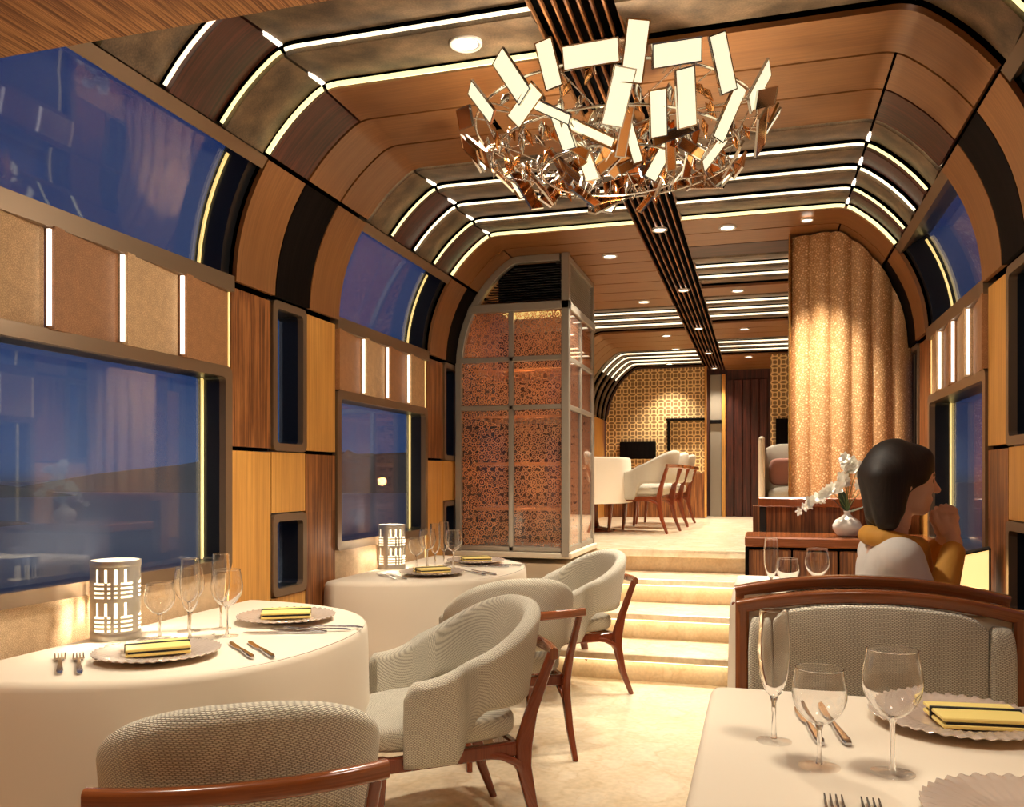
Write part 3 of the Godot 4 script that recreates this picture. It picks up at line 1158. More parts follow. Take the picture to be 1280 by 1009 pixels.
func block_table(zf: float, depth: float, n: int) -> void:
	var x0 := -0.115
	var x1 := 0.895
	var c0 := Vector2((x0 + x1) / 2, 0)
	var t := thing("dining_table", ["square-cornered table under the cloth nearest on the right", "table under the cloth before the seated person"][n], "table", P(c0.x, 0, zf), 0, "pedestal tables under cloths")
	var plan := PackedVector2Array()
	var w := x1 - x0
	for q in 4:
		var cn := Vector2((w / 2 - 0.03) * [1, -1, -1, 1][q], (depth / 2 - 0.03) * [1, 1, -1, -1][q])
		for j in 7:
			var a := PI / 2 * (q + j / 6.0)
			plan.append(cn + Vector2(cos(a), sin(a)) * 0.03)
		var nx := Vector2((w / 2 - 0.03) * [-1, -1, 1, 1][q], (depth / 2 - 0.03) * [1, -1, -1, 1][q])
		var e0: Vector2 = plan[plan.size() - 1]
		var e1 := nx + Vector2(cos(PI / 2 * (q + 1)), sin(PI / 2 * (q + 1))) * 0.03
		for j in range(1, 10):
			plan.append(e0.lerp(e1, j / 10.0))
	var m := M.new()
	m.box(Vector3(0, TT - 0.018, 0), Vector3(w - 0.02, 0.032, depth - 0.02), 0.004)
	part(t, "table_top", m, "mahogany")
	m = M.new()
	m.lathe([Vector2(0.22, 0.0), Vector2(0.22, 0.02), Vector2(0.06, 0.05), Vector2(0.045, 0.12), Vector2(0.045, TT - 0.06), Vector2(0.09, TT - 0.036)], 24)
	part(t, "pedestal", m, "mahogany")
	m = M.new()
	make_cloth(m, plan, Vector2.ZERO, 0.34, 0.004)
	var c := thing("tablecloth", ["pale cloth on the near right table under wine glasses", "pale cloth on the table before the seated person"][n], "tablecloth", P(c0.x, 0, zf), 0, "cream tablecloths")
	part(c, "cloth", m, "cloth")


# ---------------------------------------------------------------- tableware
var proto := {}


func place(key: String, at: Vector3, turn: float, label: String) -> void:
	if not proto.has(key):
		match key:
			"plate":
				proto[key] = make_plate()
			"folder":
				proto[key] = make_folder()
			"fork":
				proto[key] = longer(make_fork(), 1.35)
			"knife":
				proto[key] = longer(make_knife(), 1.25)
			"goblet":
				proto[key] = make_goblet()
			"flute":
				proto[key] = make_flute()
			_:
				proto[key] = make_wine_glass()
		var o: Node3D = proto[key]
		o.position = at
		o.rotation.y = turn
		o.set_meta("label", label)
	else:
		copy_of(proto[key], at, turn, label)


func make_plate() -> Node3D:
	var t := thing("charger_plate", "", "plate", Vector3.ZERO, 0, "ribbed charger plates")
	var rings := []
	var R := 0.172
	for q: Array in [[0.002, 0.010, 0.0], [0.085, 0.010, 0.0], [0.095, 0.012, 0.3], [0.115, 0.017, 1.0], [0.138, 0.0205, 1.0], [0.160, 0.022, 1.0], [R, 0.0225, 1.0], [R, 0.0195, 1.0], [0.155, 0.017, 0.5], [0.105, 0.008, 0.0], [0.09, 0.0, 0.0], [0.002, 0.0, 0.0]]:
		var ring := PackedVector3Array()
		for k in 192:
			var a := TAU * k / 192
			var rip := cos(a * 40.0 + q[0] * 160.0)
			var rr: float = q[0] + (0.0016 * rip if q[0] > 0.17 else 0.0)
			ring.append(Vector3(rr * cos(a), q[1] + 0.0026 * q[2] * rip, rr * sin(a)))
		rings.append(ring)
	var m := M.new()
	m.loft(rings, true)
	part(t, "dish", m, "plate")
	return t


func make_folder() -> Node3D:
	var t := thing("menu_folder", "", "menu", Vector3.ZERO, 0, "yellow banded menus on the plates")
	var m := M.new()
	m.box(Vector3(0, 0.004, 0), Vector3(0.17, 0.008, 0.13), 0.002)
	part(t, "back_cover", m, "yellow")
	m = M.new()
	m.box(Vector3(0.002, 0.011, 0.001), Vector3(0.162, 0.006, 0.124), 0.001)
	part(t, "pages", m, "black", "dark page edges")
	m = M.new()
	m.box(Vector3(0, 0.018, 0), Vector3(0.17, 0.008, 0.13), 0.002)
	part(t, "front_cover", m, "yellow")
	m = M.new()
	m.box(Vector3(0, 0.0120, -0.012), Vector3(0.174, 0.0262, 0.009), 0.001)
	part(t, "band", m, "black", "black elastic band")
	return t


func make_fork() -> Node3D:
	var t := thing("fork", "", "fork", Vector3.ZERO, 0, "forks laid beside plates")
	var m := M.new()
	m.sweep([Vector3(0, 0.004, 0.10), Vector3(0, 0.007, 0.085), Vector3(0, 0.009, 0.03), Vector3(0, 0.010, -0.02), Vector3(0, 0.006, -0.035)], [rsec(0.008, 0.003, 0.001), rsec(0.013, 0.004, 0.0015), rsec(0.009, 0.004, 0.0015), rsec(0.006, 0.004, 0.0015), rsec(0.014, 0.003, 0.001)], Vector3.UP)
	part(t, "handle", m, "steel")
	m = M.new()
	m.sweep([Vector3(0, 0.006, -0.034), Vector3(0, 0.0045, -0.045), Vector3(0, 0.004, -0.060)], [rsec(0.016, 0.002, 0.0008), rsec(0.022, 0.002, 0.0008), rsec(0.024, 0.002, 0.0008)], Vector3.UP)
	part(t, "head", m, "steel")
	for k in 4:
		m = M.new()
		var x := -0.0096 + 0.0064 * k
		m.sweep([Vector3(x, 0.004, -0.058), Vector3(x, 0.005, -0.080), Vector3(x, 0.009, -0.098)], [rsec(0.0036, 0.002, 0.0007, 2), rsec(0.0032, 0.002, 0.0007, 2), rsec(0.0018, 0.0014, 0.0005, 2)], Vector3.UP)
		part(t, "tine", m, "steel")
	return t


func make_knife() -> Node3D:
	var t := thing("knife", "", "knife", Vector3.ZERO, 0, "knives laid beside plates")
	var m := M.new()
	m.sweep([Vector3(0, 0.005, 0.11), Vector3(0, 0.006, 0.095), Vector3(0, 0.006, 0.04), Vector3(0, 0.006, 0.0)], [rsec(0.010, 0.006, 0.002), rsec(0.015, 0.009, 0.003), rsec(0.012, 0.008, 0.003), rsec(0.008, 0.007, 0.002)], Vector3.UP)
	part(t, "handle", m, "steel")
	m = M.new()
	m.prism(PackedVector2Array([Vector2(-0.004, 0.002), Vector2(-0.009, -0.02), Vector2(-0.010, -0.07), Vector2(-0.006, -0.098), Vector2(0.002, -0.11), Vector2(0.004, -0.10), Vector2(0.004, 0.002)]), Vector3(0, 0.004, 0), Vector3(1, 0, 0), Vector3(0, 0, 1), Vector3(0, 0.002, 0))
	part(t, "blade", m, "steel")
	return t


func glass_thing(called: String, group: String, bowl: Array, stem_y: float, foot_r: float) -> Node3D:
	var t := thing(called, "", "wine glass", Vector3.ZERO, 0, group)
	var m := M.new()
	var wall := [Vector2(0.0005, bowl[0].y)]
	wall.append_array(bowl)
	for k in bowl.size():
		var p: Vector2 = bowl[bowl.size() - 1 - k]
		wall.append(Vector2(maxf(p.x - 0.0012, 0.0008), p.y + (0.0012 if k > 0 else 0.0)))
	wall.append(Vector2(0.0005, bowl[0].y + 0.0025))
	m.lathe(wall, 40, Vector3.ZERO, false)
	part(t, "bowl", m, "glass_solid")
	m = M.new()
	var br: float = bowl[0].x
	m.lathe([Vector2(0.006, 0.0055), Vector2(0.0042, 0.02), Vector2(0.0038, stem_y * 0.5), Vector2(0.0045, stem_y - 0.012), Vector2(maxf(br, 0.008), stem_y)], 20)
	part(t, "stem", m, "glass_solid")
	m = M.new()
	m.lathe([Vector2(foot_r, 0.0), Vector2(foot_r, 0.0015), Vector2(foot_r * 0.6, 0.0028), Vector2(0.012, 0.0045), Vector2(0.006, 0.0054)], 40)
	part(t, "foot", m, "glass")
	return t


func bowl_profile(y0: float, y1: float, r_mid: float, r_top: float, sharp := 0.5) -> Array:
	var out := []
	for k in 19:
		var f := k / 18.0
		var r := r_mid * pow(sin(minf(f / 0.55, 1.0) * PI / 2), sharp) if f < 0.55 else lerpf(r_mid, r_top, smoothstep(0.55, 1.05, f))
		out.append(Vector2(maxf(r, 0.004), lerpf(y0, y1, f)))
	out.append(Vector2(r_top + 0.0006, y1 + 0.001))
	return out


func make_wine_glass() -> Node3D:
	return glass_thing("wine_glass", "wide wine glasses", bowl_profile(0.095, 0.215, 0.050, 0.042), 0.097, 0.037)


func make_goblet() -> Node3D:
	return glass_thing("water_goblet", "short goblets", bowl_profile(0.075, 0.175, 0.047, 0.041), 0.077, 0.036)


func make_flute() -> Node3D:
	return glass_thing("champagne_flute", "tall flutes", bowl_profile(0.085, 0.255, 0.031, 0.027, 0.42), 0.087, 0.034)


func table_settings() -> void:
	var y := TT + 0.005
	var set_names := ["near left table", "second left table"]
	for n in 2:
		var o := 2.13 * n
		var on: String = set_names[n]
		for q: Array in [[-1.655, 2.05, 0.72, "nearer place"], [-1.63, 2.70, 0.5, "farther place"]]:
			place("plate", P(q[0], y, q[1] + o), 0, "ribbed charger plate at the %s of the %s" % [q[3], on])
			place("folder", P(q[0], y + 0.0165, q[1] + o), q[2], "yellow banded menu on the plate at the %s of the %s" % [q[3], on])
		place("knife", P(-1.475, y, 2.19 + o), 0.82, "knife next to the near plate of the %s" % on)
		place("knife", P(-1.425, y, 2.215 + o), 0.82, "outer knife at the near plate of the %s" % on)
		place("fork", P(-1.84, y, 1.885 + o), 0.77, "outer fork at the near plate of the %s" % on)
		place("fork", P(-1.79, y, 1.90 + o), 0.77, "inner fork at the near plate of the %s" % on)
		place("knife", P(-1.50, y, 2.475 + o), 1.9, "knife next to the far plate of the %s" % on)
		place("fork", P(-1.44, y, 2.535 + o), 1.9, "fork next to the far plate of the %s" % on)
		place("fork", P(-1.42, y, 2.585 + o), 1.9, "outer fork by the far plate of the %s" % on)
		place("goblet", P(-1.845, y, 2.295 + o), 0, "short goblet beside the lamp of the %s" % on)
		place("flute", P(-1.735, y, 2.30 + o), 0, "front flute beside the goblet on the %s" % on)
		place("wine_glass", P(-1.83, y, 2.42 + o), 0, "rear wine glass by the window on the %s" % on)
		place("flute", P(-1.755, y, 2.49 + o), 0, "rear flute among the glasses on the %s" % on)
		place("wine_glass", P(-1.655, y, 2.38 + o), 0, "wine glass between the two plates on the %s" % on)
	# right table
	place("plate", P(0.40, y, 1.955), 0, "ribbed charger plate across the near right table")
	place("folder", P(0.43, y + 0.0165, 1.925), 0.12, "yellow banded menu on the plate of the near right table")
	place("plate", P(0.41, y, 1.405), 0, "ribbed charger plate cut by the lower edge on the right table")
	place("flute", P(0.030, y, 1.73), 0, "tall flute at the left of the near right table")
	place("goblet", P(0.105, y, 1.60), 0, "short goblet on the near right table")
	place("wine_glass", P(0.225, y, 1.60), 0, "wide wine glass before the plate on the right table")
	place("knife", P(0.10, y, 1.86), 0.12, "knife left of the far plate on the right table")
	place("knife", P(0.15, y, 1.87), 0.12, "knife nearest the far plate on the right table")
	place("fork", P(0.115, y, 1.31), 0, "outer fork at the lower edge of the right table")
	place("fork", P(0.17, y, 1.31), 0, "inner fork at the lower edge of the right table")
	# the person's table
	place("flute", P(0.055, y, 3.78), 0, "flute on the table beside the seated person")
	place("goblet", P(0.12, y, 3.72), 0, "goblet next to the flute on the person's table")
	place("wine_glass", P(0.24, y, 3.78), 0, "wine glass on the person's table by the steps")
	place("plate", P(0.45, y, 4.10), 0, "charger plate on the person's table")


func longer(o: Node3D, f: float) -> Node3D:
	for p: Node3D in o.get_children():
		p.scale = Vector3(f, 1.0, f)
	return o


func make_lamp(label: String) -> Node3D:
	var t := thing("table_lamp", label, "lamp", Vector3.ZERO, 0, "pierced metal table lamps")
	var R := 0.075
	var H := 0.25
	var m := M.new()
	m.lathe([Vector2(R - 0.004, 0.0), Vector2(R + 0.001, 0.0), Vector2(R + 0.001, 0.022), Vector2(R - 0.004, 0.022), Vector2(R - 0.004, 0.0)], 48, Vector3.ZERO, false)
	part(t, "lower_rim", m, "brushed")
	m = M.new()
	m.lathe([Vector2(R - 0.004, H - 0.018), Vector2(R + 0.001, H - 0.018), Vector2(R + 0.001, H), Vector2(R - 0.004, H), Vector2(R - 0.004, H - 0.018)], 48, Vector3.ZERO, false)
	part(t, "upper_rim", m, "brushed")
	# plaid of bars with slits between
	var cols := 48
	var rows := 30
	m = M.new()
	for r in rows:
		for c in cols:
			var cc := c % 16
			var rr := r % 15
			var open := rr % 2 == 1 and cc in [1, 2, 3, 4, 6, 8, 10, 11, 12, 13] and rr < 8
			open = open or (cc in [3, 6, 9, 12] and rr >= 8 and rr < 14)
			if open:
				continue
			var a0 := TAU * c / cols
			var a1 := TAU * (c + 1) / cols
			var y0 := 0.022 + (H - 0.04) * r / rows
			var y1 := 0.022 + (H - 0.04) * (r + 1) / rows
			for q: Array in [[R, 1.0], [R - 0.002, -1.0]]:
				var p := Vector3(cos(a0) * q[0], y0, sin(a0) * q[0])
				var s := Vector3(cos(a1) * q[0], y0, sin(a1) * q[0])
				m.quad_out(p, s, s + Vector3(0, y1 - y0, 0), p + Vector3(0, y1 - y0, 0), Vector3(0, (y0 + y1) / 2, 0) if q[1] > 0 else Vector3(cos(a0), 0, sin(a0)))
	part(t, "pierced_shade", m, "brushed", "silver shade cut with slits")
	m = M.new()
	m.lathe([Vector2(0.001, 0.004), Vector2(R - 0.010, 0.004), Vector2(R - 0.010, H - 0.012), Vector2(R - 0.014, H - 0.012), Vector2(R - 0.014, 0.008)], 40, Vector3.ZERO, false)
	part(t, "glow_liner", m, "lamp_glow", "glowing inner sleeve")
	omni(t, Vector3(0, H * 0.5, 0), 0.5, Color(1.0, 0.93, 0.82), 0.03)
	return t


func make_lantern() -> void:
	var t := thing("table_lantern", "cream glowing shade with black edges by the right window", "lamp", P(0.81, TT + 0.004, 3.77), -0.15)
	var m := M.new()
	m.box(Vector3(0, 0.008, 0), Vector3(0.15, 0.016, 0.10), 0.003)
	part(t, "base", m, "black")
	for sz_: float in [-1.0, 1.0]:
		m = M.new()
		m.quad(Vector3(-0.07, 0.016, sz_ * 0.046), Vector3(0.07, 0.016, sz_ * 0.046), Vector3(0.07, 0.23, sz_ * 0.046), Vector3(-0.07, 0.19, sz_ * 0.046))
		m.quad(Vector3(0.07, 0.016, sz_ * 0.043), Vector3(-0.07, 0.016, sz_ * 0.043), Vector3(-0.07, 0.19, sz_ * 0.043), Vector3(0.07, 0.23, sz_ * 0.043))
		part(t, "paper_shade", m, "lantern_glow", "cream glowing side")
	for q: Array in [[-0.072, 0.195], [0.072, 0.235]]:
		m = M.new()
		m.box(Vector3(q[0], q[1] / 2, 0), Vector3(0.008, q[1], 0.10), 0.002)
		part(t, "edge", m, "black", "black side edge")
	m = M.new()
	m.sweep([Vector3(-0.076, 0.193, 0), Vector3(0.076, 0.236, 0)], [rsec(0.10, 0.007, 0.002)], Vector3.UP)
	part(t, "top", m, "black", "sloping black top")
	area(t, Vector3(0, 0.10, 0.055), Vector3(0, 0, 1), 0.12, 0.14, 0.05, Color(1.0, 0.82, 0.56))


# ---------------------------------------------------------------- flowers
func make_flowers() -> void:
	var base := P(0.475, 0.953, 5.02)
	var t := thing("vase", "round pale vase with narrow neck holding white orchids", "vase", base)
	var m := M.new()
	m.lathe([Vector2(0.028, 0.0), Vector2(0.055, 0.008), Vector2(0.076, 0.04), Vector2(0.078, 0.062), Vector2(0.062, 0.09), Vector2(0.032, 0.108), Vector2(0.018, 0.122), Vector2(0.016, 0.134), Vector2(0.022, 0.142), Vector2(0.018, 0.142), Vector2(0.012, 0.13), Vector2(0.02, 0.10)], 32, Vector3.ZERO, false)
	part(t, "body", m, "white_ceramic")
	var o := thing("orchid_spray", "white orchid sprays with dark leaves standing in the vase", "flowers", base + Vector3(0, 0.13, 0))
	var petal := M.new()
	for k in 5:
		var a := TAU * k / 5 + 0.3
		var d := Vector3(cos(a), sin(a), 0)
		var s := Vector3(-sin(a), cos(a), 0)
		var rows := []
		for j in 5:
			var f := j / 4.0
			var wd := 0.010 * sin(PI * (0.12 + 0.80 * f))
			rows.append(PackedVector3Array([d * 0.024 * f - s * wd + Vector3(0, 0, 0.006 * f * f), d * 0.024 * f + Vector3(0, 0, 0.003 + 0.005 * f), d * 0.024 * f + s * wd + Vector3(0, 0, 0.006 * f * f)]))
		petal.grid(rows, false, 1)
	petal.lathe([Vector2(0.001, 0.0), Vector2(0.004, 0.003), Vector2(0.001, 0.008)], 6)
	var pm := petal.mesh()
	var stems := [[-0.02, 0.30, 0.02], [0.03, 0.27, 0.0], [0.12, 0.26, 0.03], [-0.24, 0.02, 0.06], [-0.13, 0.08, 0.02], [0.17, 0.10, 0.03], [0.25, 0.06, -0.02], [-0.04, 0.16, 0.07]]
	for q: Array in stems:
		var path := []
		for j in 9:
			var f := j / 8.0
			path.append(Vector3(q[0] * pow(f, 1.3), q[1] * f + 0.10 * sin(PI * f), q[2] * f))
		m = M.new()
		m.tube(path, 0.0022, 0.0012, 6, Vector3(0.1, 0.2, 0.97))
		part(o, "stem", m, "stem")
		for j in range(4, 9):
			for e in 2:
				var b := part(o, "blossom", pm, "petal")
				b.position = path[j] + Vector3(rng.randf_range(-0.014, 0.014), rng.randf_range(-0.014, 0.014), rng.randf_range(0.0, 0.014))
				b.rotation = Vector3(rng.randf_range(-0.7, 0.5), rng.randf_range(-0.9, 0.9), rng.randf_range(0, TAU))
				b.scale = Vector3.ONE * rng.randf_range(1.0, 1.45)
	for q: Array in [[-0.07, 0.06, 0.04], [0.05, 0.09, 0.03], [-0.03, 0.11, -0.04], [0.085, 0.03, -0.01]]:
		var rows := []
		for j in 7:
			var f := j / 6.0
			var c := Vector3(q[0] * f * 1.2, q[1] * f * 1.4, q[2] * f)
			var wd := 0.022 * sin(PI * clampf(0.1 + 0.9 * f, 0, 1))
			var s := Vector3(-q[2], 0.0, q[0]).normalized() * wd + Vector3(wd * 0.4, 0, 0)
			rows.append(PackedVector3Array([c - s, c - Vector3(0, 0.004, 0), c + s]))
		m = M.new()
		m.grid(rows, false, 1)
		part(o, "leaf", m, "leaf", "dark green leaf")


# ---------------------------------------------------------------- chandelier
func make_chandelier() -> void:
	var c := P(-0.50, 2.52, 3.04)
	var t := thing("chandelier", "large round chandelier of tilted glowing and mirrored rectangular plates", "chandelier", c)
	var m := M.new()
	m.lathe([Vector2(0.09, 0.300), Vector2(0.09, 0.315), Vector2(0.03, 0.325)], 32)
	part(t, "canopy", m, "chrome")
	m = M.new()
	m.lathe([Vector2(0.012, 0.0), Vector2(0.012, 0.31)], 12)
	part(t, "stem", m, "chrome")
	m = M.new()
	m.lathe([Vector2(0.001, -0.08), Vector2(0.07, -0.07), Vector2(0.12, -0.01), Vector2(0.11, 0.06), Vector2(0.03, 0.09)], 24)
	part(t, "core", m, "chrome", "round mirrored core")
	for q: Array in [[0.50, 0.03], [0.44, -0.085], [0.26, -0.135]]:
		var ring := []
		for k in 49:
			var a := TAU * k / 48
			ring.append(Vector3(q[0] * cos(a), q[1], q[0] * sin(a)))
		m = M.new()
		m.tube(ring, 0.005, 0.005, 6, Vector3.UP)
		part(t, "hoop", m, "chrome")
	for k in 8:
		var a := TAU * k / 8 + 0.2
		var d := Vector3(cos(a), 0, sin(a))
		m = M.new()
		m.tube([d * 0.02 + Vector3(0, 0.03, 0), d * 0.50 + Vector3(0, 0.03, 0), d * 0.44 + Vector3(0, -0.085, 0), d * 0.26 + Vector3(0, -0.135, 0), d * 0.05 + Vector3(0, -0.06, 0)], 0.003, 0.003, 5, Vector3(0.3, 0.5, 0.8))
		part(t, "arm", m, "chrome")
	var plate_mesh := {}
	for q: Array in [["long", 0.165, 0.062], ["mid", 0.135, 0.05], ["slim", 0.15, 0.028]]:
		var fm := M.new()
		var o := rsec(q[2] + 0.008, q[1] + 0.008, 0.001, 1)
		var iq := rsec(q[2], q[1], 0.001, 1)
		var lo := PackedVector3Array()
		var li := PackedVector3Array()
		for p in o:
			lo.append(Vector3(p.x, p.y, -0.004))
		for p in iq:
			li.append(Vector3(p.x, p.y, -0.004))
		fm.ring_prism(lo, li, Vector3(0, 0, 0.008))
		var im := M.new()
		im.box(Vector3.ZERO, Vector3(q[2], q[1], 0.005))
		plate_mesh[q[0]] = [fm.mesh(), im.mesh()]
	# azimuth (0 = +X, -90 = towards the camera), elevation, roll, kind, lit
	var list := [[-133, -2, -28, "mid", 1], [-117, 8, -28, "long", 1], [-102, 7, -10, "mid", 1], [-88, 10, 88, "long", 1], [-74, 10, 4, "long", 1], [-60, 12, 72, "long", 1], [-42, 12, -28, "long", 1], [-20, 10, 28, "long", 1],
		[-114, -22, 58, "mid", 1], [-105, -43, 3, "mid", 1], [-79, -28, 8, "long", 1], [-62, -38, -14, "mid", 1], [-54, -26, -22, "long", 1], [-32, -27, 2, "long", 1], [-108, -68, 4, "mid", 1], [-36, -66, 14, "mid", 1], [-106, -30, -52, "slim", 1], [-92, -50, -56, "slim", 1],
		[-5, -62, 20, "slim", 1], [-12, -48, 25, "mid", 1], [-70, -55, -18, "slim", 1], [10, 0, 12, "slim", 1], [40, -20, 30, "mid", 1], [100, -30, -20, "mid", 1], [150, -15, 25, "mid", 1], [170, 5, -30, "mid", 1]]
	for k in 44:
		var az0 := fmod(k * 137.5, 360.0) - 180.0
		if az0 < -15.0 and az0 > -145.0:
			list.append([az0, rng.randf_range(-78, -48), rng.randf_range(-90, 90), "slim", 0])
			continue
		list.append([az0, rng.randf_range(-72, 18), rng.randf_range(-90, 90), ["mid", "slim", "long"][k % 3], 2 if k % 5 == 0 else 0])
	for q: Array in list:
		var az := deg_to_rad(q[0])
		var el := deg_to_rad(q[1])
		var d := Vector3(cos(az) * cos(el), 0, -sin(az) * cos(el)) # z is minus forward
		var pos := Vector3(d.x * 0.545, sin(el) * 0.17, d.z * 0.545)
		var nn := (Vector3(cos(az), 0, -sin(az)) + Vector3(0, -0.42 + 0.25 * sin(el), 0) + Vector3(rng.randf_range(-0.25, 0.25), rng.randf_range(-0.15, 0.15), rng.randf_range(-0.25, 0.25))).normalized()
		var bs := Basis.looking_at(-nn, Vector3.UP).rotated(nn, deg_to_rad(-float(q[2])))
		var fr := part(t, "light_plate" if q[4] else "mirror_plate", plate_mesh[q[3]][0], "chrome", "glowing cream plate in a thin metal edge" if q[4] else "copper mirrored plate")
		fr.transform = Transform3D(bs, pos)
		part(fr, "light_face" if q[4] else "mirror_face", plate_mesh[q[3]][1], "glow_plate" if q[4] == 1 else ("chrome" if q[4] == 2 else "mirror_gold"))
		m = M.new()
		var foot := Vector3(d.x * 0.44, pos.y * 0.6, d.z * 0.44)
		m.tube([pos - nn * 0.003, pos.lerp(foot, 0.5) - nn * 0.01, foot], 0.0022, 0.0022, 5, Vector3(0.3, 0.5, 0.8))
		part(t, "wire", m, "chrome")
	# crystal drops inside
	var cm := M.new()
	cm.lathe([Vector2(0.001, -0.038), Vector2(0.014, 0.0), Vector2(0.001, 0.028)], 6)
	var cmesh := cm.mesh()
	for k in 130:
		var a := k * 2.39996
		var r := 0.16 + 0.31 * sqrt((k + 0.5) / 130.0)
		var dr := part(t, "crystal_drop", cmesh, "chrome" if k % 3 else "mirror_gold")
		dr.position = Vector3(cos(a) * r, -0.02 - 0.11 * (1.0 - pow(r / 0.5, 2.0)) + rng.randf_range(-0.05, 0.06), sin(a) * r)
		dr.rotation = Vector3(rng.randf_range(-0.6, 0.6), rng.randf_range(0, 3), rng.randf_range(-0.6, 0.6))
	omni(t, Vector3(0, -0.24, 0), 1.5, Color(1.0, 0.955, 0.87), 0.04)


# ---------------------------------------------------------------- partitions
func arch_y(x: float, o: float) -> float: # height of the car's inner face at x
	var u := absf(x - XC)
	if u > HW - o:
		return YS
	if u <= UF:
		return YC - o
	var lo := 0.0
	var hi := L1 + L2
	for k in 24:
		var s := (lo + hi) / 2
		if prof(s, o).x > u:
			lo = s
		else:
			hi = s
	return prof(lo, o).y


func scroll_mesh() -> ArrayMesh: # one motif of the pierced copper sheet: a ring, four petals, and links
	var m := M.new()
	for q: Array in [[0.0, 0.0, 0.017], [0.019, 0.019, 0.0085], [-0.019, 0.019, 0.0085], [0.019, -0.019, 0.0085], [-0.019, -0.019, 0.0085], [0.0, 0.0, 0.007]]:
		var path := []
		for k in 13:
			var a := TAU * k / 12
			path.append(Vector3(q[0] + q[2] * cos(a), q[1] + q[2] * sin(a) * (1.25 if q[2] > 0.01 else 1.0), 0))
		m.tube(path, 0.0030, 0.0030, 4, Vector3(0, 0, 1))
	return m.mesh()


func make_cabinet() -> void:
	var x0 := XC - HW + 0.03
	var x1 := -1.25
	var z0 := 5.70
	var z1 := 6.62
	var t := thing("display_cabinet", "tall silver-framed cabinet with pierced copper panes and louvred arched top", "cabinet", P(-1.67, UP_Y, z0 + 0.46))
	var off := -P(-1.67, UP_Y, z0 + 0.46)
	var m := M.new()
	var bar := func(a: Vector3, b: Vector3, w: float, called: String) -> void:
		var q := M.new()
		var lo := a.min(b) - Vector3(w, w, w) * 0.5
		var hi := a.max(b) + Vector3(w, w, w) * 0.5
		q.box((lo + hi) / 2 + off, hi - lo, 0.005)
		part(t, called, q, "silver_frame")
	# plinth
	m = M.new()
	m.box(P((x0 + x1) / 2, UP_Y + 0.02, (z0 + z1) / 2) + off, Vector3(x1 - x0 + 0.05, 0.04, z1 - z0 + 0.05), 0.006)
	part(t, "plinth", m, "cream_side")
	bar.call(P(x1 - 0.02, UP_Y + 0.04, z0), P(x1 - 0.02, YC - 0.06, z0), 0.055, "corner_post")
	bar.call(P(x1 - 0.02, UP_Y + 0.04, z1), P(x1 - 0.02, YC - 0.06, z1), 0.045, "corner_post")
	bar.call(P(x0 + 0.02, UP_Y + 0.04, z0), P(x0 + 0.02, YS + 0.10, z0), 0.045, "corner_post")
	bar.call(P((x0 + x1) / 2, UP_Y + 0.04, z0), P((x0 + x1) / 2, 2.47, z0), 0.036, "mullion")
	bar.call(P(x1 - 0.02, UP_Y + 0.04, (z0 + z1) / 2), P(x1 - 0.02, 2.47, (z0 + z1) / 2), 0.036, "mullion")
	for y: float in [UP_Y + 0.06, 1.77, 2.11, 2.47]:
		var xl := x0 + 0.02
		while arch_y(xl, 0.05) < y:
			xl += 0.01
		bar.call(P(xl, y, z0), P(x1 - 0.02, y, z0), 0.036 if y < 2.4 else 0.06, "cross_bar")
		bar.call(P(x1 - 0.02, y, z0), P(x1 - 0.02, y, z1), 0.036 if y < 2.4 else 0.06, "cross_bar")
	bar.call(P(x1 - 0.02, YC - 0.06, z0), P(x1 - 0.02, YC - 0.06, z1), 0.04, "cross_bar")
	# arched rim on the front
	var path := []
	for k in 22:
		var s := 0.05 + (L1 + L2 + 0.35 - 0.05) * k / 21.0
		var p := pt(-1.0, s, 0.06, z0)
		if p.x < x1 - 0.02:
			path.append(p + off)
	m = M.new()
	m.sweep(path, [rsec(0.05, 0.05, 0.006)], Vector3(0, 0, 1))
	part(t, "arched_rim", m, "silver_frame")
	# louvres in the arched top and on the side
	var y := 2.515
	while y < YC - 0.08:
		var xl := x0
		while arch_y(xl, 0.09) < y + 0.012 and xl < x1 - 0.1:
			xl += 0.01
		m = M.new()
		m.box(P((xl + x1 - 0.05) / 2, y, z0 + 0.01) + off, Vector3(x1 - 0.05 - xl, 0.007, 0.03), 0.002)
		part(t, "louvre", m, "reveal", "dark louvre slat")
		m = M.new()
		m.box(P(x1 - 0.03, y, (z0 + z1) / 2) + off, Vector3(0.03, 0.007, z1 - z0 - 0.06), 0.002)
		part(t, "louvre", m, "silver_frame")
		y += 0.0175
	m = M.new()
	m.box(P((x0 + x1) / 2 + 0.12, 2.64, z0 + 0.06) + off, Vector3(x1 - x0 - 0.36, 0.28, 0.02))
	part(t, "louvre_backing", m, "gap")
	m = M.new()
	m.box(P(x1 - 0.065, 2.66, (z0 + z1) / 2) + off, Vector3(0.012, 0.34, z1 - z0 - 0.08))
	part(t, "louvre_backing", m, "gap")
	# inside: copper back, shelves, a lamp at the top
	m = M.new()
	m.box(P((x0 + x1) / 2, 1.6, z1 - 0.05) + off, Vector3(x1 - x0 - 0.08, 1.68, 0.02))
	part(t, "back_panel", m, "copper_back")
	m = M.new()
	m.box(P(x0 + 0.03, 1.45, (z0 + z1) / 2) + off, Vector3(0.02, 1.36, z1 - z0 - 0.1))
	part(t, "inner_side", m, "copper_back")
	for yy: float in [1.05, 1.38, 1.72, 2.06]:
		m = M.new()
		m.box(P((x0 + x1) / 2, yy, z0 + 0.52) + off, Vector3(x1 - x0 - 0.12, 0.02, 0.62), 0.003)
		part(t, "shelf", m, "copper")
	m = M.new()
	m.box(P((x0 + x1) / 2 + 0.06, 2.50, z0 + 0.4) + off, Vector3(0.45, 0.012, 0.3))
	part(t, "light_panel", m, "led_gold", "warm light under the cabinet top")
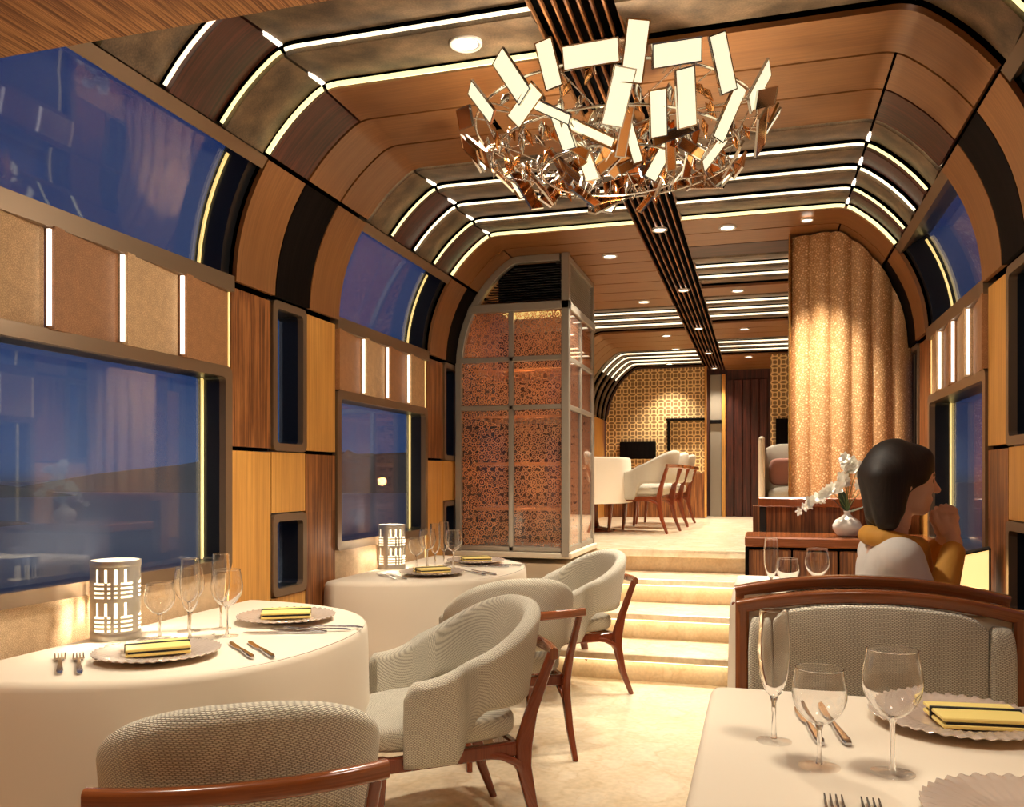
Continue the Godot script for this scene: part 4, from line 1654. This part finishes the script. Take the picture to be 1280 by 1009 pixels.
	area(t, P((x0 + x1) / 2 + 0.06, 2.48, z0 + 0.4) + off, Vector3(0, -1, 0), 0.45, 0.3, 0.25, Color(1.0, 0.76, 0.48))
	omni(t, P((x0 + x1) / 2, 1.25, z0 + 0.16) + off, 0.05, Color(1.0, 0.70, 0.42), 0.03)
	omni(t, P((x0 + x1) / 2, 1.92, z0 + 0.16) + off, 0.05, Color(1.0, 0.70, 0.42), 0.03)
	for e in 2:
		m = M.new()
		if e == 0:
			m.box(P((x0 + x1) / 2 + 0.01, 1.60, z0 - 0.008) + off, Vector3(x1 - x0 - 0.09, 1.66, 0.004))
		else:
			m.box(P(x1 - 0.008, 1.60, (z0 + z1) / 2) + off, Vector3(0.004, 1.66, z1 - z0 - 0.05))
		part(t, "glass_pane", m, "glass")
	# pierced copper sheets: one per opening of the frame
	var motif := scroll_mesh()
	var xm := (x0 + x1) / 2
	var ys := [UP_Y + 0.08, 1.752, 1.788, 2.092, 2.128, 2.44]
	for r in 3:
		for c in 4:
			var a := [x0 + 0.045, xm + 0.02, z0 + 0.03, (z0 + z1) / 2 + 0.02][c] as float
			var b := [xm - 0.02, x1 - 0.05, (z0 + z1) / 2 - 0.02, z1 - 0.03][c] as float
			var spots: Array[Transform3D] = []
			var nu := int((b - a) / 0.060) + 1
			var nv := int((ys[r * 2 + 1] - ys[r * 2]) / 0.060) + 1
			for i in nu:
				for j in nv:
					var u := a + (b - a) * (i + 0.5) / nu
					var v: float = ys[r * 2] + (ys[r * 2 + 1] - ys[r * 2]) * (j + 0.5) / nv
					if c < 2:
						if arch_y(u, 0.08) > v + 0.02:
							spots.append(Transform3D(Basis(Vector3(0, 0, 1), rng.randf_range(0, TAU)).scaled(Vector3.ONE * rng.randf_range(0.75, 1.3)), P(u, v, z0 + 0.006 + rng.randf_range(-0.004, 0.004)) + off))
					else:
						spots.append(Transform3D(Basis(Vector3.UP, PI / 2) * Basis(Vector3(0, 0, 1), rng.randf_range(0, TAU)).scaled(Vector3.ONE * rng.randf_range(0.75, 1.3)), P(x1 - 0.024, v, u) + off))
			var mm := MultiMesh.new()
			mm.transform_format = MultiMesh.TRANSFORM_3D
			mm.mesh = motif
			mm.instance_count = spots.size()
			for k in spots.size():
				mm.set_instance_transform(k, spots[k])
			var mi := MultiMeshInstance3D.new()
			mi.name = "pierced_pane"
			mi.multimesh = mm
			mi.material_override = mats.copper
			mi.set_meta("kind", "stuff")
			mi.set_meta("label", "copper sheet pierced with small scrolls")
			t.add_child(mi, true)


func make_mosaic() -> void:
	var x0 := 0.20
	var x1 := XC + HW - 0.012
	var zc := 5.72
	var t := thing("mosaic_partition", "tall curved-top partition of fluted gold mosaic beside the steps", "partition", P(0.56, 1.158, zc))
	var off := -P(0.56, 1.158, zc)
	var cols := 73
	var front := []
	var back := []
	for c in cols:
		var f := float(c) / (cols - 1)
		var x := lerpf(x0, x1, f)
		var ph := fmod(f * 6.0, 1.0)
		var z := zc - 0.035 * pow(absf(sin(PI * f * 6.0)), 0.7) - 0.10 * sin(PI * f)
		var top := arch_y(x, 0.045) - 0.004
		var a := PackedVector3Array()
		var b := PackedVector3Array()
		for r in 25:
			var y := lerpf(1.158, top, r / 24.0)
			a.append(P(x, y, z) + off)
			b.append(P(x, y, zc + 0.05) + off)
		front.append(a)
		back.append(b)
	var m := M.new()
	m.swap = true
	m.grid(front, false, -1)
	part(t, "fluted_face", m, "mosaic")
	m = M.new()
	m.swap = true
	m.grid(back, false, 1)
	m.grid([front[0], back[0]], false, 1)
	part(t, "back_face", m, "mosaic")
	m = M.new()
	m.box(P(x0 - 0.006, 1.158 + 0.845, zc - 0.005) + off, Vector3(0.012, 1.69, 0.12), 0.002)
	part(t, "edge_trim", m, "brass")
	# picture light grazing down its left half, hidden above in the ceiling
	downlight(0.28, YC - 0.055, 5.30, 7.5, 40, "small downlight close before the mosaic partition", 0.035)


func build_end() -> void:
	# patterned end wall with a wood dado, door and lit column
	var w := struct_root("wall_back", "end wall with a gold interlaced-circle pattern over a wood dado")
	var z := 11.95
	var m := M.new()
	var poly := PackedVector2Array()
	var dado := UP_Y + 0.62
	poly.append(Vector2(-0.70, dado))
	for k in 40:
		var x := lerpf(-0.70, XC - HW + 0.02, k / 39.0)
		poly.append(Vector2(x, arch_y(x, 0.05) - 0.002))
	poly.append(Vector2(XC - HW + 0.02, dado))
	m.prism(poly, Vector3(0, 0, -z), Vector3(1, 0, 0), Vector3(0, 1, 0), Vector3(0, 0, -0.04))
	part(w, "patterned_panel", m, "lattice")
	m = M.new()
	m.box(P(-1.4, (UP_Y + dado) / 2, z + 0.01), Vector3(1.4, dado - UP_Y, 0.06), 0.004)
	part(w, "dado", m, "honey_dark")
	m = M.new()
	m.box(P(-0.69, (UP_Y + YC) / 2 - 0.02, z - 0.02), Vector3(0.03, YC - UP_Y - 0.06, 0.08), 0.003)
	part(w, "end_post", m, "honey")
	m = M.new()
	m.box(P(-0.96, 2.08, z - 0.06), Vector3(0.52, 0.03, 0.13), 0.003)
	part(w, "shelf", m, "wood_black", "thin dark shelf")
	m = M.new()
	m.box(P(-1.19, 1.86, z - 0.05), Vector3(0.03, 0.42, 0.11), 0.003)
	part(w, "shelf_upright", m, "wood_black")
	m = M.new()
	m.box(P(-1.62, 1.66, z - 0.04), Vector3(0.50, 0.24, 0.07), 0.004)
	part(w, "dark_panel", m, "wood_black", "dark rectangular panel")
	# door end
	m = M.new()
	m.box(P(0.2, 1.8, 12.58), Vector3(2.2, 2.2, 0.06))
	part(w, "end_panel", m, "wood_red")
	var d := struct_root("door_1", "dark red-brown ribbed wood door at the far end")
	for k in 5:
		m = M.new()
		m.box(P(-0.385 + 0.115 * k, UP_Y + 0.98, 12.52 - 0.012 * (k % 2)), Vector3(0.108, 1.96, 0.04), 0.006)
		part(d, "plank", m, "wood_red")
	m = M.new()
	m.box(P(-0.47, UP_Y + 1.02, 12.50), Vector3(0.05, 2.04, 0.09), 0.004)
	part(d, "jamb", m, "honey")
	m = M.new()
	m.box(P(-0.58, UP_Y + 1.02, 12.53), Vector3(0.16, 2.04, 0.05), 0.004)
	part(d, "side_column", m, "silver_frame", "pale metal column")
	m = M.new()
	m.box(P(-0.58, 2.08, 12.49), Vector3(0.16, 0.05, 0.06), 0.004)
	part(d, "ledge", m, "wood_black")
	# right screen far back
	m = M.new()
	poly = PackedVector2Array([Vector2(0.15, UP_Y)])
	for k in 20:
		var x := lerpf(0.15, XC + HW - 0.06, k / 19.0)
		poly.append(Vector2(x, arch_y(x, 0.06)))
	poly.append(Vector2(XC + HW - 0.06, UP_Y))
	m.prism(poly, Vector3(0, 0, -10.9), Vector3(1, 0, 0), Vector3(0, 1, 0), Vector3(0, 0, -0.05))
	var s := thing("lattice_screen", "patterned screen behind the upholstered sofa at the far right", "screen", P(0.54, UP_Y, 10.9))
	for k in m.v.size():
		m.v[k] -= P(0.54, UP_Y, 10.9)
	part(s, "screen_panel", m, "lattice")
	m = M.new()
	m.box(Vector3(-0.16, 1.05, 0.035), Vector3(0.34, 0.46, 0.03), 0.004)
	part(s, "dark_panel", m, "wood_black", "dark square panel")
	# sofa up the steps
	var sf := thing("sofa", "pale winged sofa with a pink cushion behind the mosaic partition", "sofa", P(0.46, UP_Y, 8.9))
	m = M.new()
	pillow(m, Vector3(0, 0.60, -0.30), Vector3(0.90, 0.62, 0.16), 8.0, 0.0)
	part(sf, "backrest", m, "fabric")
	m = M.new()
	pillow(m, Vector3(0.03, 0.38, 0.0), Vector3(0.78, 0.16, 0.60), 8.0, 0.1)
	part(sf, "seat_cushion", m, "fabric")
	m = M.new()
	m.box(Vector3(0, 0.15, 0.0), Vector3(0.88, 0.30, 0.62), 0.02)
	part(sf, "base", m, "cream_side")
	m = M.new()
	m.box(Vector3(-0.425, 0.50, 0.0), Vector3(0.06, 0.92, 0.70), 0.02)
	part(sf, "wing", m, "cream_side")
	m = M.new()
	m.box(Vector3(0.42, 0.40, 0.0), Vector3(0.05, 0.72, 0.70), 0.02)
	part(sf, "wing", m, "cream_side")
	var pc := thing("cushion", "dusty pink cushion leaning on the pale sofa", "cushion", P(0.28, UP_Y + 0.475, 8.98), 0.2)
	m = M.new()
	pillow(m, Vector3(0, 0.14, 0), Vector3(0.34, 0.28, 0.13), 5.0, 0.0)
	part(pc, "cover", m, "pink_cushion")
	# low sideboard that carries the vase
	var sb := thing("sideboard", "low brown sideboard with a thick top carrying the vase", "sideboard", P(0.42, 0, 5.08))
	m = M.new()
	m.swap = true
	m.box(Vector3(0, 0.925, 0), Vector3(0.98, 0.055, 0.46), 0.008)
	part(sb, "top", m, "rail_wood")
	m = M.new()
	m.box(Vector3(0, 0.45, -0.015), Vector3(0.96, 0.89, 0.38), 0.004)
	part(sb, "body", m, "gap")
	for k in 4:
		m = M.new()
		m.box(Vector3(-0.36 + 0.24 * k, 0.47, 0.182), Vector3(0.228, 0.82, 0.02), 0.004)
		part(sb, "door", m, "honey_dark")
	m = M.new()
	m.box(Vector3(-0.478, 0.45, 0.0), Vector3(0.02, 0.89, 0.42), 0.004)
	part(sb, "end_panel", m, "wood_black")


# ---------------------------------------------------------------- the seated person
func blob(bones: Array, cell: float, k: float, paint: Callable) -> ArrayMesh:
	var lo := Vector3(9, 9, 9)
	var hi := -lo
	for b: Array in bones:
		var r := maxf(b[2], b[3]) + cell * 3
		lo = lo.min(b[0] - Vector3.ONE * r).min(b[1] - Vector3.ONE * r)
		hi = hi.max(b[0] + Vector3.ONE * r).max(b[1] + Vector3.ONE * r)
	var nx := int((hi.x - lo.x) / cell) + 2
	var ny := int((hi.y - lo.y) / cell) + 2
	var nz := int((hi.z - lo.z) / cell) + 2
	var sum := PackedFloat32Array()
	sum.resize(nx * ny * nz)
	for b: Array in bones:
		var a: Vector3 = b[0]
		var e: Vector3 = b[1] - a
		var sc: Vector3 = b[4] if b.size() > 4 else Vector3.ONE
		var el := maxf(e.length_squared(), 1e-9)
		var pad := maxf(b[2], b[3]) * maxf(sc.x, maxf(sc.y, sc.z)) + k * 5 + cell
		var i0 := ((a.min(b[1]) - Vector3.ONE * pad - lo) / cell).floor().max(Vector3.ZERO)
		var i1 := ((a.max(b[1]) + Vector3.ONE * pad - lo) / cell).ceil().min(Vector3(nx - 1, ny - 1, nz - 1))
		for z in range(int(i0.z), int(i1.z) + 1):
			for y in range(int(i0.y), int(i1.y) + 1):
				var at := (z * ny + y) * nx
				for x in range(int(i0.x), int(i1.x) + 1):
					var p := lo + Vector3(x, y, z) * cell - a
					var t := clampf(p.dot(e) / el, 0, 1)
					var d := ((p - e * t) / sc).length() - lerpf(b[2], b[3], t)
					if d < k * 5:
						sum[at + x] += exp(-d / k)
	var m := M.new()
	var cols := PackedColorArray()
	var ids := {}
	var corner := [0, 1, nx, nx + 1, nx * ny, nx * ny + 1, nx * ny + nx, nx * ny + nx + 1]
	var pos := PackedVector3Array()
	for z in nz - 1:
		for y in ny - 1:
			for x in nx - 1:
				var at := (z * ny + y) * nx + x
				var cnt := 0
				for q: int in corner:
					if sum[at + q] > 1.0:
						cnt += 1
				if cnt == 0 or cnt == 8:
					continue
				var acc := Vector3.ZERO
				var wt := 0
				for ed: Array in [[0, 1], [2, 3], [4, 5], [6, 7], [0, 2], [1, 3], [4, 6], [5, 7], [0, 4], [1, 5], [2, 6], [3, 7]]:
					var fa := sum[at + corner[ed[0]]]
					var fb := sum[at + corner[ed[1]]]
					if (fa > 1.0) != (fb > 1.0):
						var da := -log(maxf(fa, 1e-4))
						var db := -log(maxf(fb, 1e-4))
						var t := clampf(da / (da - db), 0.0, 1.0)
						var ca := Vector3(ed[0] & 1, (ed[0] >> 1) & 1, ed[0] >> 2)
						var cb := Vector3(ed[1] & 1, (ed[1] >> 1) & 1, ed[1] >> 2)
						acc += ca.lerp(cb, t)
						wt += 1
				ids[at] = pos.size()
				pos.append(lo + (Vector3(x, y, z) + acc / maxi(wt, 1)) * cell)
	var nrm := PackedVector3Array()
	nrm.resize(pos.size())
	var idx := PackedInt32Array()
	for at: int in ids:
		for ax in 3:
			var step: int = [1, nx, nx * ny][ax]
			var s1: int = [nx, nx * ny, 1][ax]
			var s2: int = [nx * ny, 1, nx][ax]
			var ina := sum[at] > 1.0
			var inb := sum[at + step] > 1.0
			if ina == inb:
				continue
			if not (ids.has(at - s1) and ids.has(at - s2) and ids.has(at - s1 - s2)):
				continue
			var q := [ids[at], ids[at - s1], ids[at - s1 - s2], ids[at - s2]]
			if not ina:
				q.reverse()
			var nn := (pos[q[2]] - pos[q[0]]).cross(pos[q[3]] - pos[q[1]])
			for e: int in q:
				nrm[e] += nn
			idx.append_array(PackedInt32Array([q[0], q[2], q[1], q[0], q[3], q[2]]))
	for j in pos.size():
		nrm[j] = nrm[j].normalized()
		cols.append(paint.call(pos[j]))
		m.t.append(Vector2(pos[j].x + pos[j].z, pos[j].y))
	var arr := []
	arr.resize(Mesh.ARRAY_MAX)
	arr[Mesh.ARRAY_VERTEX] = pos
	arr[Mesh.ARRAY_NORMAL] = nrm
	arr[Mesh.ARRAY_TEX_UV] = m.t
	arr[Mesh.ARRAY_COLOR] = cols
	arr[Mesh.ARRAY_INDEX] = idx
	var mesh := ArrayMesh.new()
	mesh.add_surface_from_arrays(Mesh.PRIMITIVE_TRIANGLES, arr)
	return mesh


func skin_of(p: Vector3) -> Color:
	var c := Color(0.74, 0.48, 0.36)
	for sx: float in [-1.0, 1.0]:
		if p.z < -0.10 and (p - Vector3(sx * 0.034, 1.268, -0.147)).length() < 0.010:
			c = Color(0.05, 0.03, 0.025)
		if p.z < -0.10 and absf(p.y - 1.290) < 0.005 and absf(absf(p.x) - 0.036) < 0.018:
			c = Color(0.10, 0.06, 0.045)
	if p.z < -0.12 and absf(p.y - 1.203) < 0.008 and absf(p.x) < 0.022:
		c = Color(0.50, 0.18, 0.15)
	return c


func make_person() -> void:
	var at := P(0.44, 0, 3.27)
	var t := thing("person", "dark-haired seated person in pale top with hands raised to the mouth", "person", at, deg_to_rad(-84))
	var V := func(x: float, y: float, z: float) -> Vector3: return Vector3(x, y, z)
	var body := []
	# trunk, neck, legs
	body.append([V.call(-0.07, 0.58, 0.02), V.call(0.07, 0.58, 0.02), 0.115, 0.115])
	body.append([V.call(0, 0.62, 0.01), V.call(0, 0.78, -0.01), 0.115, 0.105])
	body.append([V.call(-0.05, 0.80, -0.01), V.call(-0.06, 0.95, -0.01), 0.095, 0.085])
	body.append([V.call(0.05, 0.80, -0.01), V.call(0.06, 0.95, -0.01), 0.095, 0.085])
	body.append([V.call(-0.14, 1.015, -0.01), V.call(0.14, 1.015, -0.01), 0.055, 0.055])
	body.append([V.call(0, 1.00, 0.0), V.call(0, 1.15, -0.03), 0.062, 0.048])
	for sx: float in [-1.0, 1.0]:
		body.append([V.call(sx * 0.165, 1.005, -0.01), V.call(sx * 0.185, 0.80, -0.11), 0.052, 0.040])
		body.append([V.call(sx * 0.185, 0.80, -0.11), V.call(sx * 0.06, 1.055, -0.208), 0.040, 0.026])
		body.append([V.call(sx * 0.085, 0.56, -0.02), V.call(sx * 0.09, 0.53, -0.36), 0.085, 0.058])
		body.append([V.call(sx * 0.09, 0.53, -0.36), V.call(sx * 0.09, 0.10, -0.28), 0.055, 0.036])
		body.append([V.call(sx * 0.09, 0.06, -0.27), V.call(sx * 0.095, 0.045, -0.39), 0.036, 0.030])
	var hands := []
	for sx: float in [-1.0, 1.0]:
		hands.append([V.call(sx * 0.062, 1.040, -0.234), V.call(sx * 0.034, 1.085, -0.232), 0.025, 0.022])
		hands.append([V.call(sx * 0.034, 1.075, -0.245), V.call(sx * 0.024, 1.125, -0.240), 0.017, 0.016])
		hands.append([V.call(sx * 0.034, 1.075, -0.215), V.call(sx * 0.024, 1.125, -0.212), 0.017, 0.016])
		# fingers: rooted in the palm, bent over the other hand
		for j in 4:
			var zz := -0.256 + 0.0165 * j
			var ln: float = [0.036, 0.042, 0.040, 0.032][j]
			var k1: Vector3 = V.call(sx * 0.020, 1.130 - 0.003 * absf(j - 1.5), zz)
			var k2: Vector3 = V.call(sx * 0.006, 1.130 + ln * 0.62, zz + 0.004)
			var k3: Vector3 = V.call(-sx * 0.010, 1.130 + ln * (0.95 if sx > 0 else 0.75), zz + 0.010)
			hands.append([k1, k2, 0.0085, 0.0078])
			hands.append([k2, k3, 0.0078, 0.0066])
		hands.append([V.call(sx * 0.034, 1.085, -0.205), V.call(sx * 0.022, 1.120, -0.186), 0.0105, 0.009])
		hands.append([V.call(sx * 0.022, 1.120, -0.186), V.call(sx * 0.010, 1.145, -0.184), 0.009, 0.0075])
	for h: Array in hands:
		h[0] += Vector3(0, 0.012, 0.028)
		h[1] += Vector3(0, 0.012, 0.028)
	var head := []
	head.append([V.call(0, 1.300, -0.045), V.call(0, 1.295, -0.075), 0.090, 0.080])
	head.append([V.call(0, 1.25, -0.085), V.call(0, 1.20, -0.095), 0.066, 0.050])
	head.append([V.call(0, 1.185, -0.105), V.call(0, 1.172, -0.118), 0.034, 0.024])
	head.append([V.call(0, 1.268, -0.148), V.call(0, 1.236, -0.168), 0.010, 0.013])
	head.append([V.call(-0.014, 1.203, -0.140), V.call(0.014, 1.203, -0.140), 0.009, 0.009])
	head.append([V.call(0, 1.21, -0.035), V.call(0, 1.12, -0.03), 0.052, 0.050])
	for sx: float in [-1.0, 1.0]:
		head.append([V.call(sx * 0.034, 1.240, -0.122), V.call(sx * 0.040, 1.230, -0.110), 0.024, 0.022])
		head.append([V.call(sx * 0.018, 1.288, -0.140), V.call(sx * 0.048, 1.288, -0.125), 0.012, 0.011])
		head.append([V.call(sx * 0.084, 1.275, -0.045), V.call(sx * 0.082, 1.242, -0.055), 0.012, 0.009])
	# one continuous figure: trunk, head and hands joined into one mesh of several grids that overlap inside
	var arr := ArrayMesh.new()
	var st := SurfaceTool.new()
	st.begin(Mesh.PRIMITIVE_TRIANGLES)
	var first := true
	for q: Array in [[body, 0.013, 0.012], [head, 0.0045, 0.006], [hands, 0.0035, 0.0028]]:
		st.append_from(blob(q[0], q[1], q[2], skin_of), 0, Transform3D())
	arr = st.commit()
	part(t, "body", arr, "skin")
	var plain := func(_p: Vector3) -> Color: return Color.WHITE
	var hair := []
	hair.append([V.call(0, 1.315, -0.030), V.call(0, 1.310, -0.062), 0.104, 0.094])
	hair.append([V.call(0, 1.28, 0.020), V.call(0, 1.16, 0.022), 0.076, 0.052])
	for sx: float in [-1.0, 1.0]:
		hair.append([V.call(sx * 0.062, 1.31, -0.030), V.call(sx * 0.078, 1.17, -0.010), 0.046, 0.030])
		hair.append([V.call(sx * 0.055, 1.28, 0.020), V.call(sx * 0.070, 1.13, 0.015), 0.060, 0.040])
		hair.append([V.call(sx * 0.030, 1.350, -0.112), V.call(sx * 0.072, 1.285, -0.092), 0.024, 0.016])
	hair.append([V.call(-0.03, 1.352, -0.108), V.call(0.03, 1.350, -0.112), 0.024, 0.024])
	part(t, "hair", blob(hair, 0.007, 0.010, plain), "hair", "dark brown chin-length hair")
	var top := []
	top.append([V.call(-0.06, 0.60, 0.02), V.call(0.06, 0.60, 0.02), 0.128, 0.128])
	top.append([V.call(0, 0.62, 0.01), V.call(0, 0.78, -0.01), 0.128, 0.118])
	top.append([V.call(-0.055, 0.80, -0.01), V.call(-0.065, 0.95, -0.01), 0.108, 0.098])
	top.append([V.call(0.055, 0.80, -0.01), V.call(0.065, 0.95, -0.01), 0.108, 0.098])
	top.append([V.call(-0.14, 1.005, -0.01), V.call(0.14, 1.005, -0.01), 0.068, 0.068])
	for sx: float in [-1.0, 1.0]:
		top.append([V.call(sx * 0.165, 1.0, -0.01), V.call(sx * 0.185, 0.80, -0.10), 0.066, 0.056])
	part(t, "blouse", blob(top, 0.012, 0.012, plain), "blouse", "pale loose top")
	for sx: float in [-1.0, 1.0]:
		var sl := [[V.call(sx * 0.185, 0.80, -0.105), V.call(sx * 0.078, 1.022, -0.195), 0.055, 0.040]]
		part(t, "sleeve", blob(sl, 0.009, 0.008, plain), "ochre", "ochre sleeve")
	var sc := []
	for k in 12:
		var a := TAU * k / 12
		var b := TAU * (k + 1) / 12
		sc.append([V.call(0.085 * cos(a), 1.055 + 0.02 * sin(a), -0.015 + 0.075 * sin(a)), V.call(0.085 * cos(b), 1.055 + 0.02 * sin(b), -0.015 + 0.075 * sin(b)), 0.030, 0.030])
	sc.append([V.call(0.03, 1.03, -0.10), V.call(0.045, 0.82, -0.135), 0.036, 0.030])
	part(t, "scarf", blob(sc, 0.009, 0.008, plain), "ochre", "ochre scarf at the neck")
	var tr := []
	for sx: float in [-1.0, 1.0]:
		tr.append([V.call(sx * 0.085, 0.56, 0.0), V.call(sx * 0.09, 0.53, -0.36), 0.096, 0.068])
		tr.append([V.call(sx * 0.09, 0.53, -0.36), V.call(sx * 0.09, 0.12, -0.28), 0.066, 0.050])
	part(t, "trousers", blob(tr, 0.014, 0.012, plain), "trouser")
	var shoe := []
	for sx: float in [-1.0, 1.0]:
		shoe = [[V.call(sx * 0.09, 0.05, -0.26), V.call(sx * 0.095, 0.042, -0.40), 0.048, 0.040]]
		part(t, "shoe", blob(shoe, 0.010, 0.008, plain), "black")


func build_furniture() -> void:
	wall_table(2.40, 0)
	wall_table(4.53, 1)
	wall_table(8.75, 2)
	block_table(1.62, 1.10, 0)
	block_table(4.15, 1.0, 1)
	var ch := make_chair("grey woven tub chair cut by the lower left edge, back to the camera", "grey tub chairs with mahogany legs")
	ch.position = P(-1.16, 0, 1.74)
	ch.rotation.y = deg_to_rad(33)
	copy_of(ch, P(-1.105, 0, 2.85), deg_to_rad(130), "grey tub chair nearest the aisle at the near left table, side on")
	copy_of(ch, P(-1.17, 0, 3.88), deg_to_rad(33), "grey tub chair seen from behind at the second table")
	copy_of(ch, P(-1.12, 0, 5.0), deg_to_rad(128), "grey tub chair at the second table next to the steps")
	copy_of(ch, P(-1.13, UP_Y, 8.75), deg_to_rad(80), "nearest grey chair on the upper floor")
	copy_of(ch, P(-1.10, UP_Y, 9.50), deg_to_rad(84), "middle grey chair on the upper floor")
	copy_of(ch, P(-1.08, UP_Y, 10.35), deg_to_rad(84), "farthest grey chair on the upper floor")
	var b1 := make_bench("wood-framed bench with woven back facing the camera across the right table", 0.915)
	b1.position = P(0.355, 0, 2.88)
	var b2 := copy_of(b1, P(0.345, 0, 3.02), PI, "second bench behind, only its dark arched top rail showing")
	b2.position.y = 0.03
	table_settings()
	var lm := make_lamp("pierced silver lamp glowing on the near left table by the window")
	lm.position = P(-1.985, TT + 0.005, 2.26)
	copy_of(lm, P(-1.985, TT + 0.005, 4.40), 0.4, "small pierced silver lamp on the second left table")
	make_lantern()
	make_flowers()
	make_chandelier()
	make_cabinet()
	make_mosaic()
	build_end()
	make_person()


func _ready() -> void:
	rng.seed = 11
	# camera
	var cam := Camera3D.new()
	cam.name = "camera"
	add_child(cam)
	cam.position = Vector3(0, 1.28, 0)
	cam.rotation.y = deg_to_rad(16.2)
	cam.near = 0.05
	cam.far = 1000.0
	var sz := 0.05 * 1009.0 / 1058.0
	cam.projection = Camera3D.PROJECTION_FRUSTUM
	cam.size = sz
	cam.frustum_offset = Vector2(0, sz * 92.5 / 1009.0)
	cam.current = true
	# night sky
	var we := WorldEnvironment.new()
	we.name = "surroundings"
	var e := Environment.new()
	var sky := Sky.new()
	var pm := ProceduralSkyMaterial.new()
	pm.sky_top_color = Color(0.03, 0.165, 0.39)
	pm.sky_horizon_color = Color(0.11, 0.27, 0.47)
	pm.ground_bottom_color = Color(0.03, 0.05, 0.09)
	pm.ground_horizon_color = Color(0.10, 0.16, 0.26)
	pm.sky_curve = 0.12
	sky.sky_material = pm
	e.sky = sky
	e.background_mode = Environment.BG_SKY
	e.tonemap_mode = Environment.TONE_MAPPER_LINEAR
	e.tonemap_exposure = 0.86
	e.sdfgi_enabled = true
	e.ssao_enabled = true
	e.ssil_enabled = true
	we.environment = e
	add_child(we)
	make_textures()
	make_materials()
	build_shell()
	build_floor()
	build_outside()
	build_downlights()
	build_furniture()
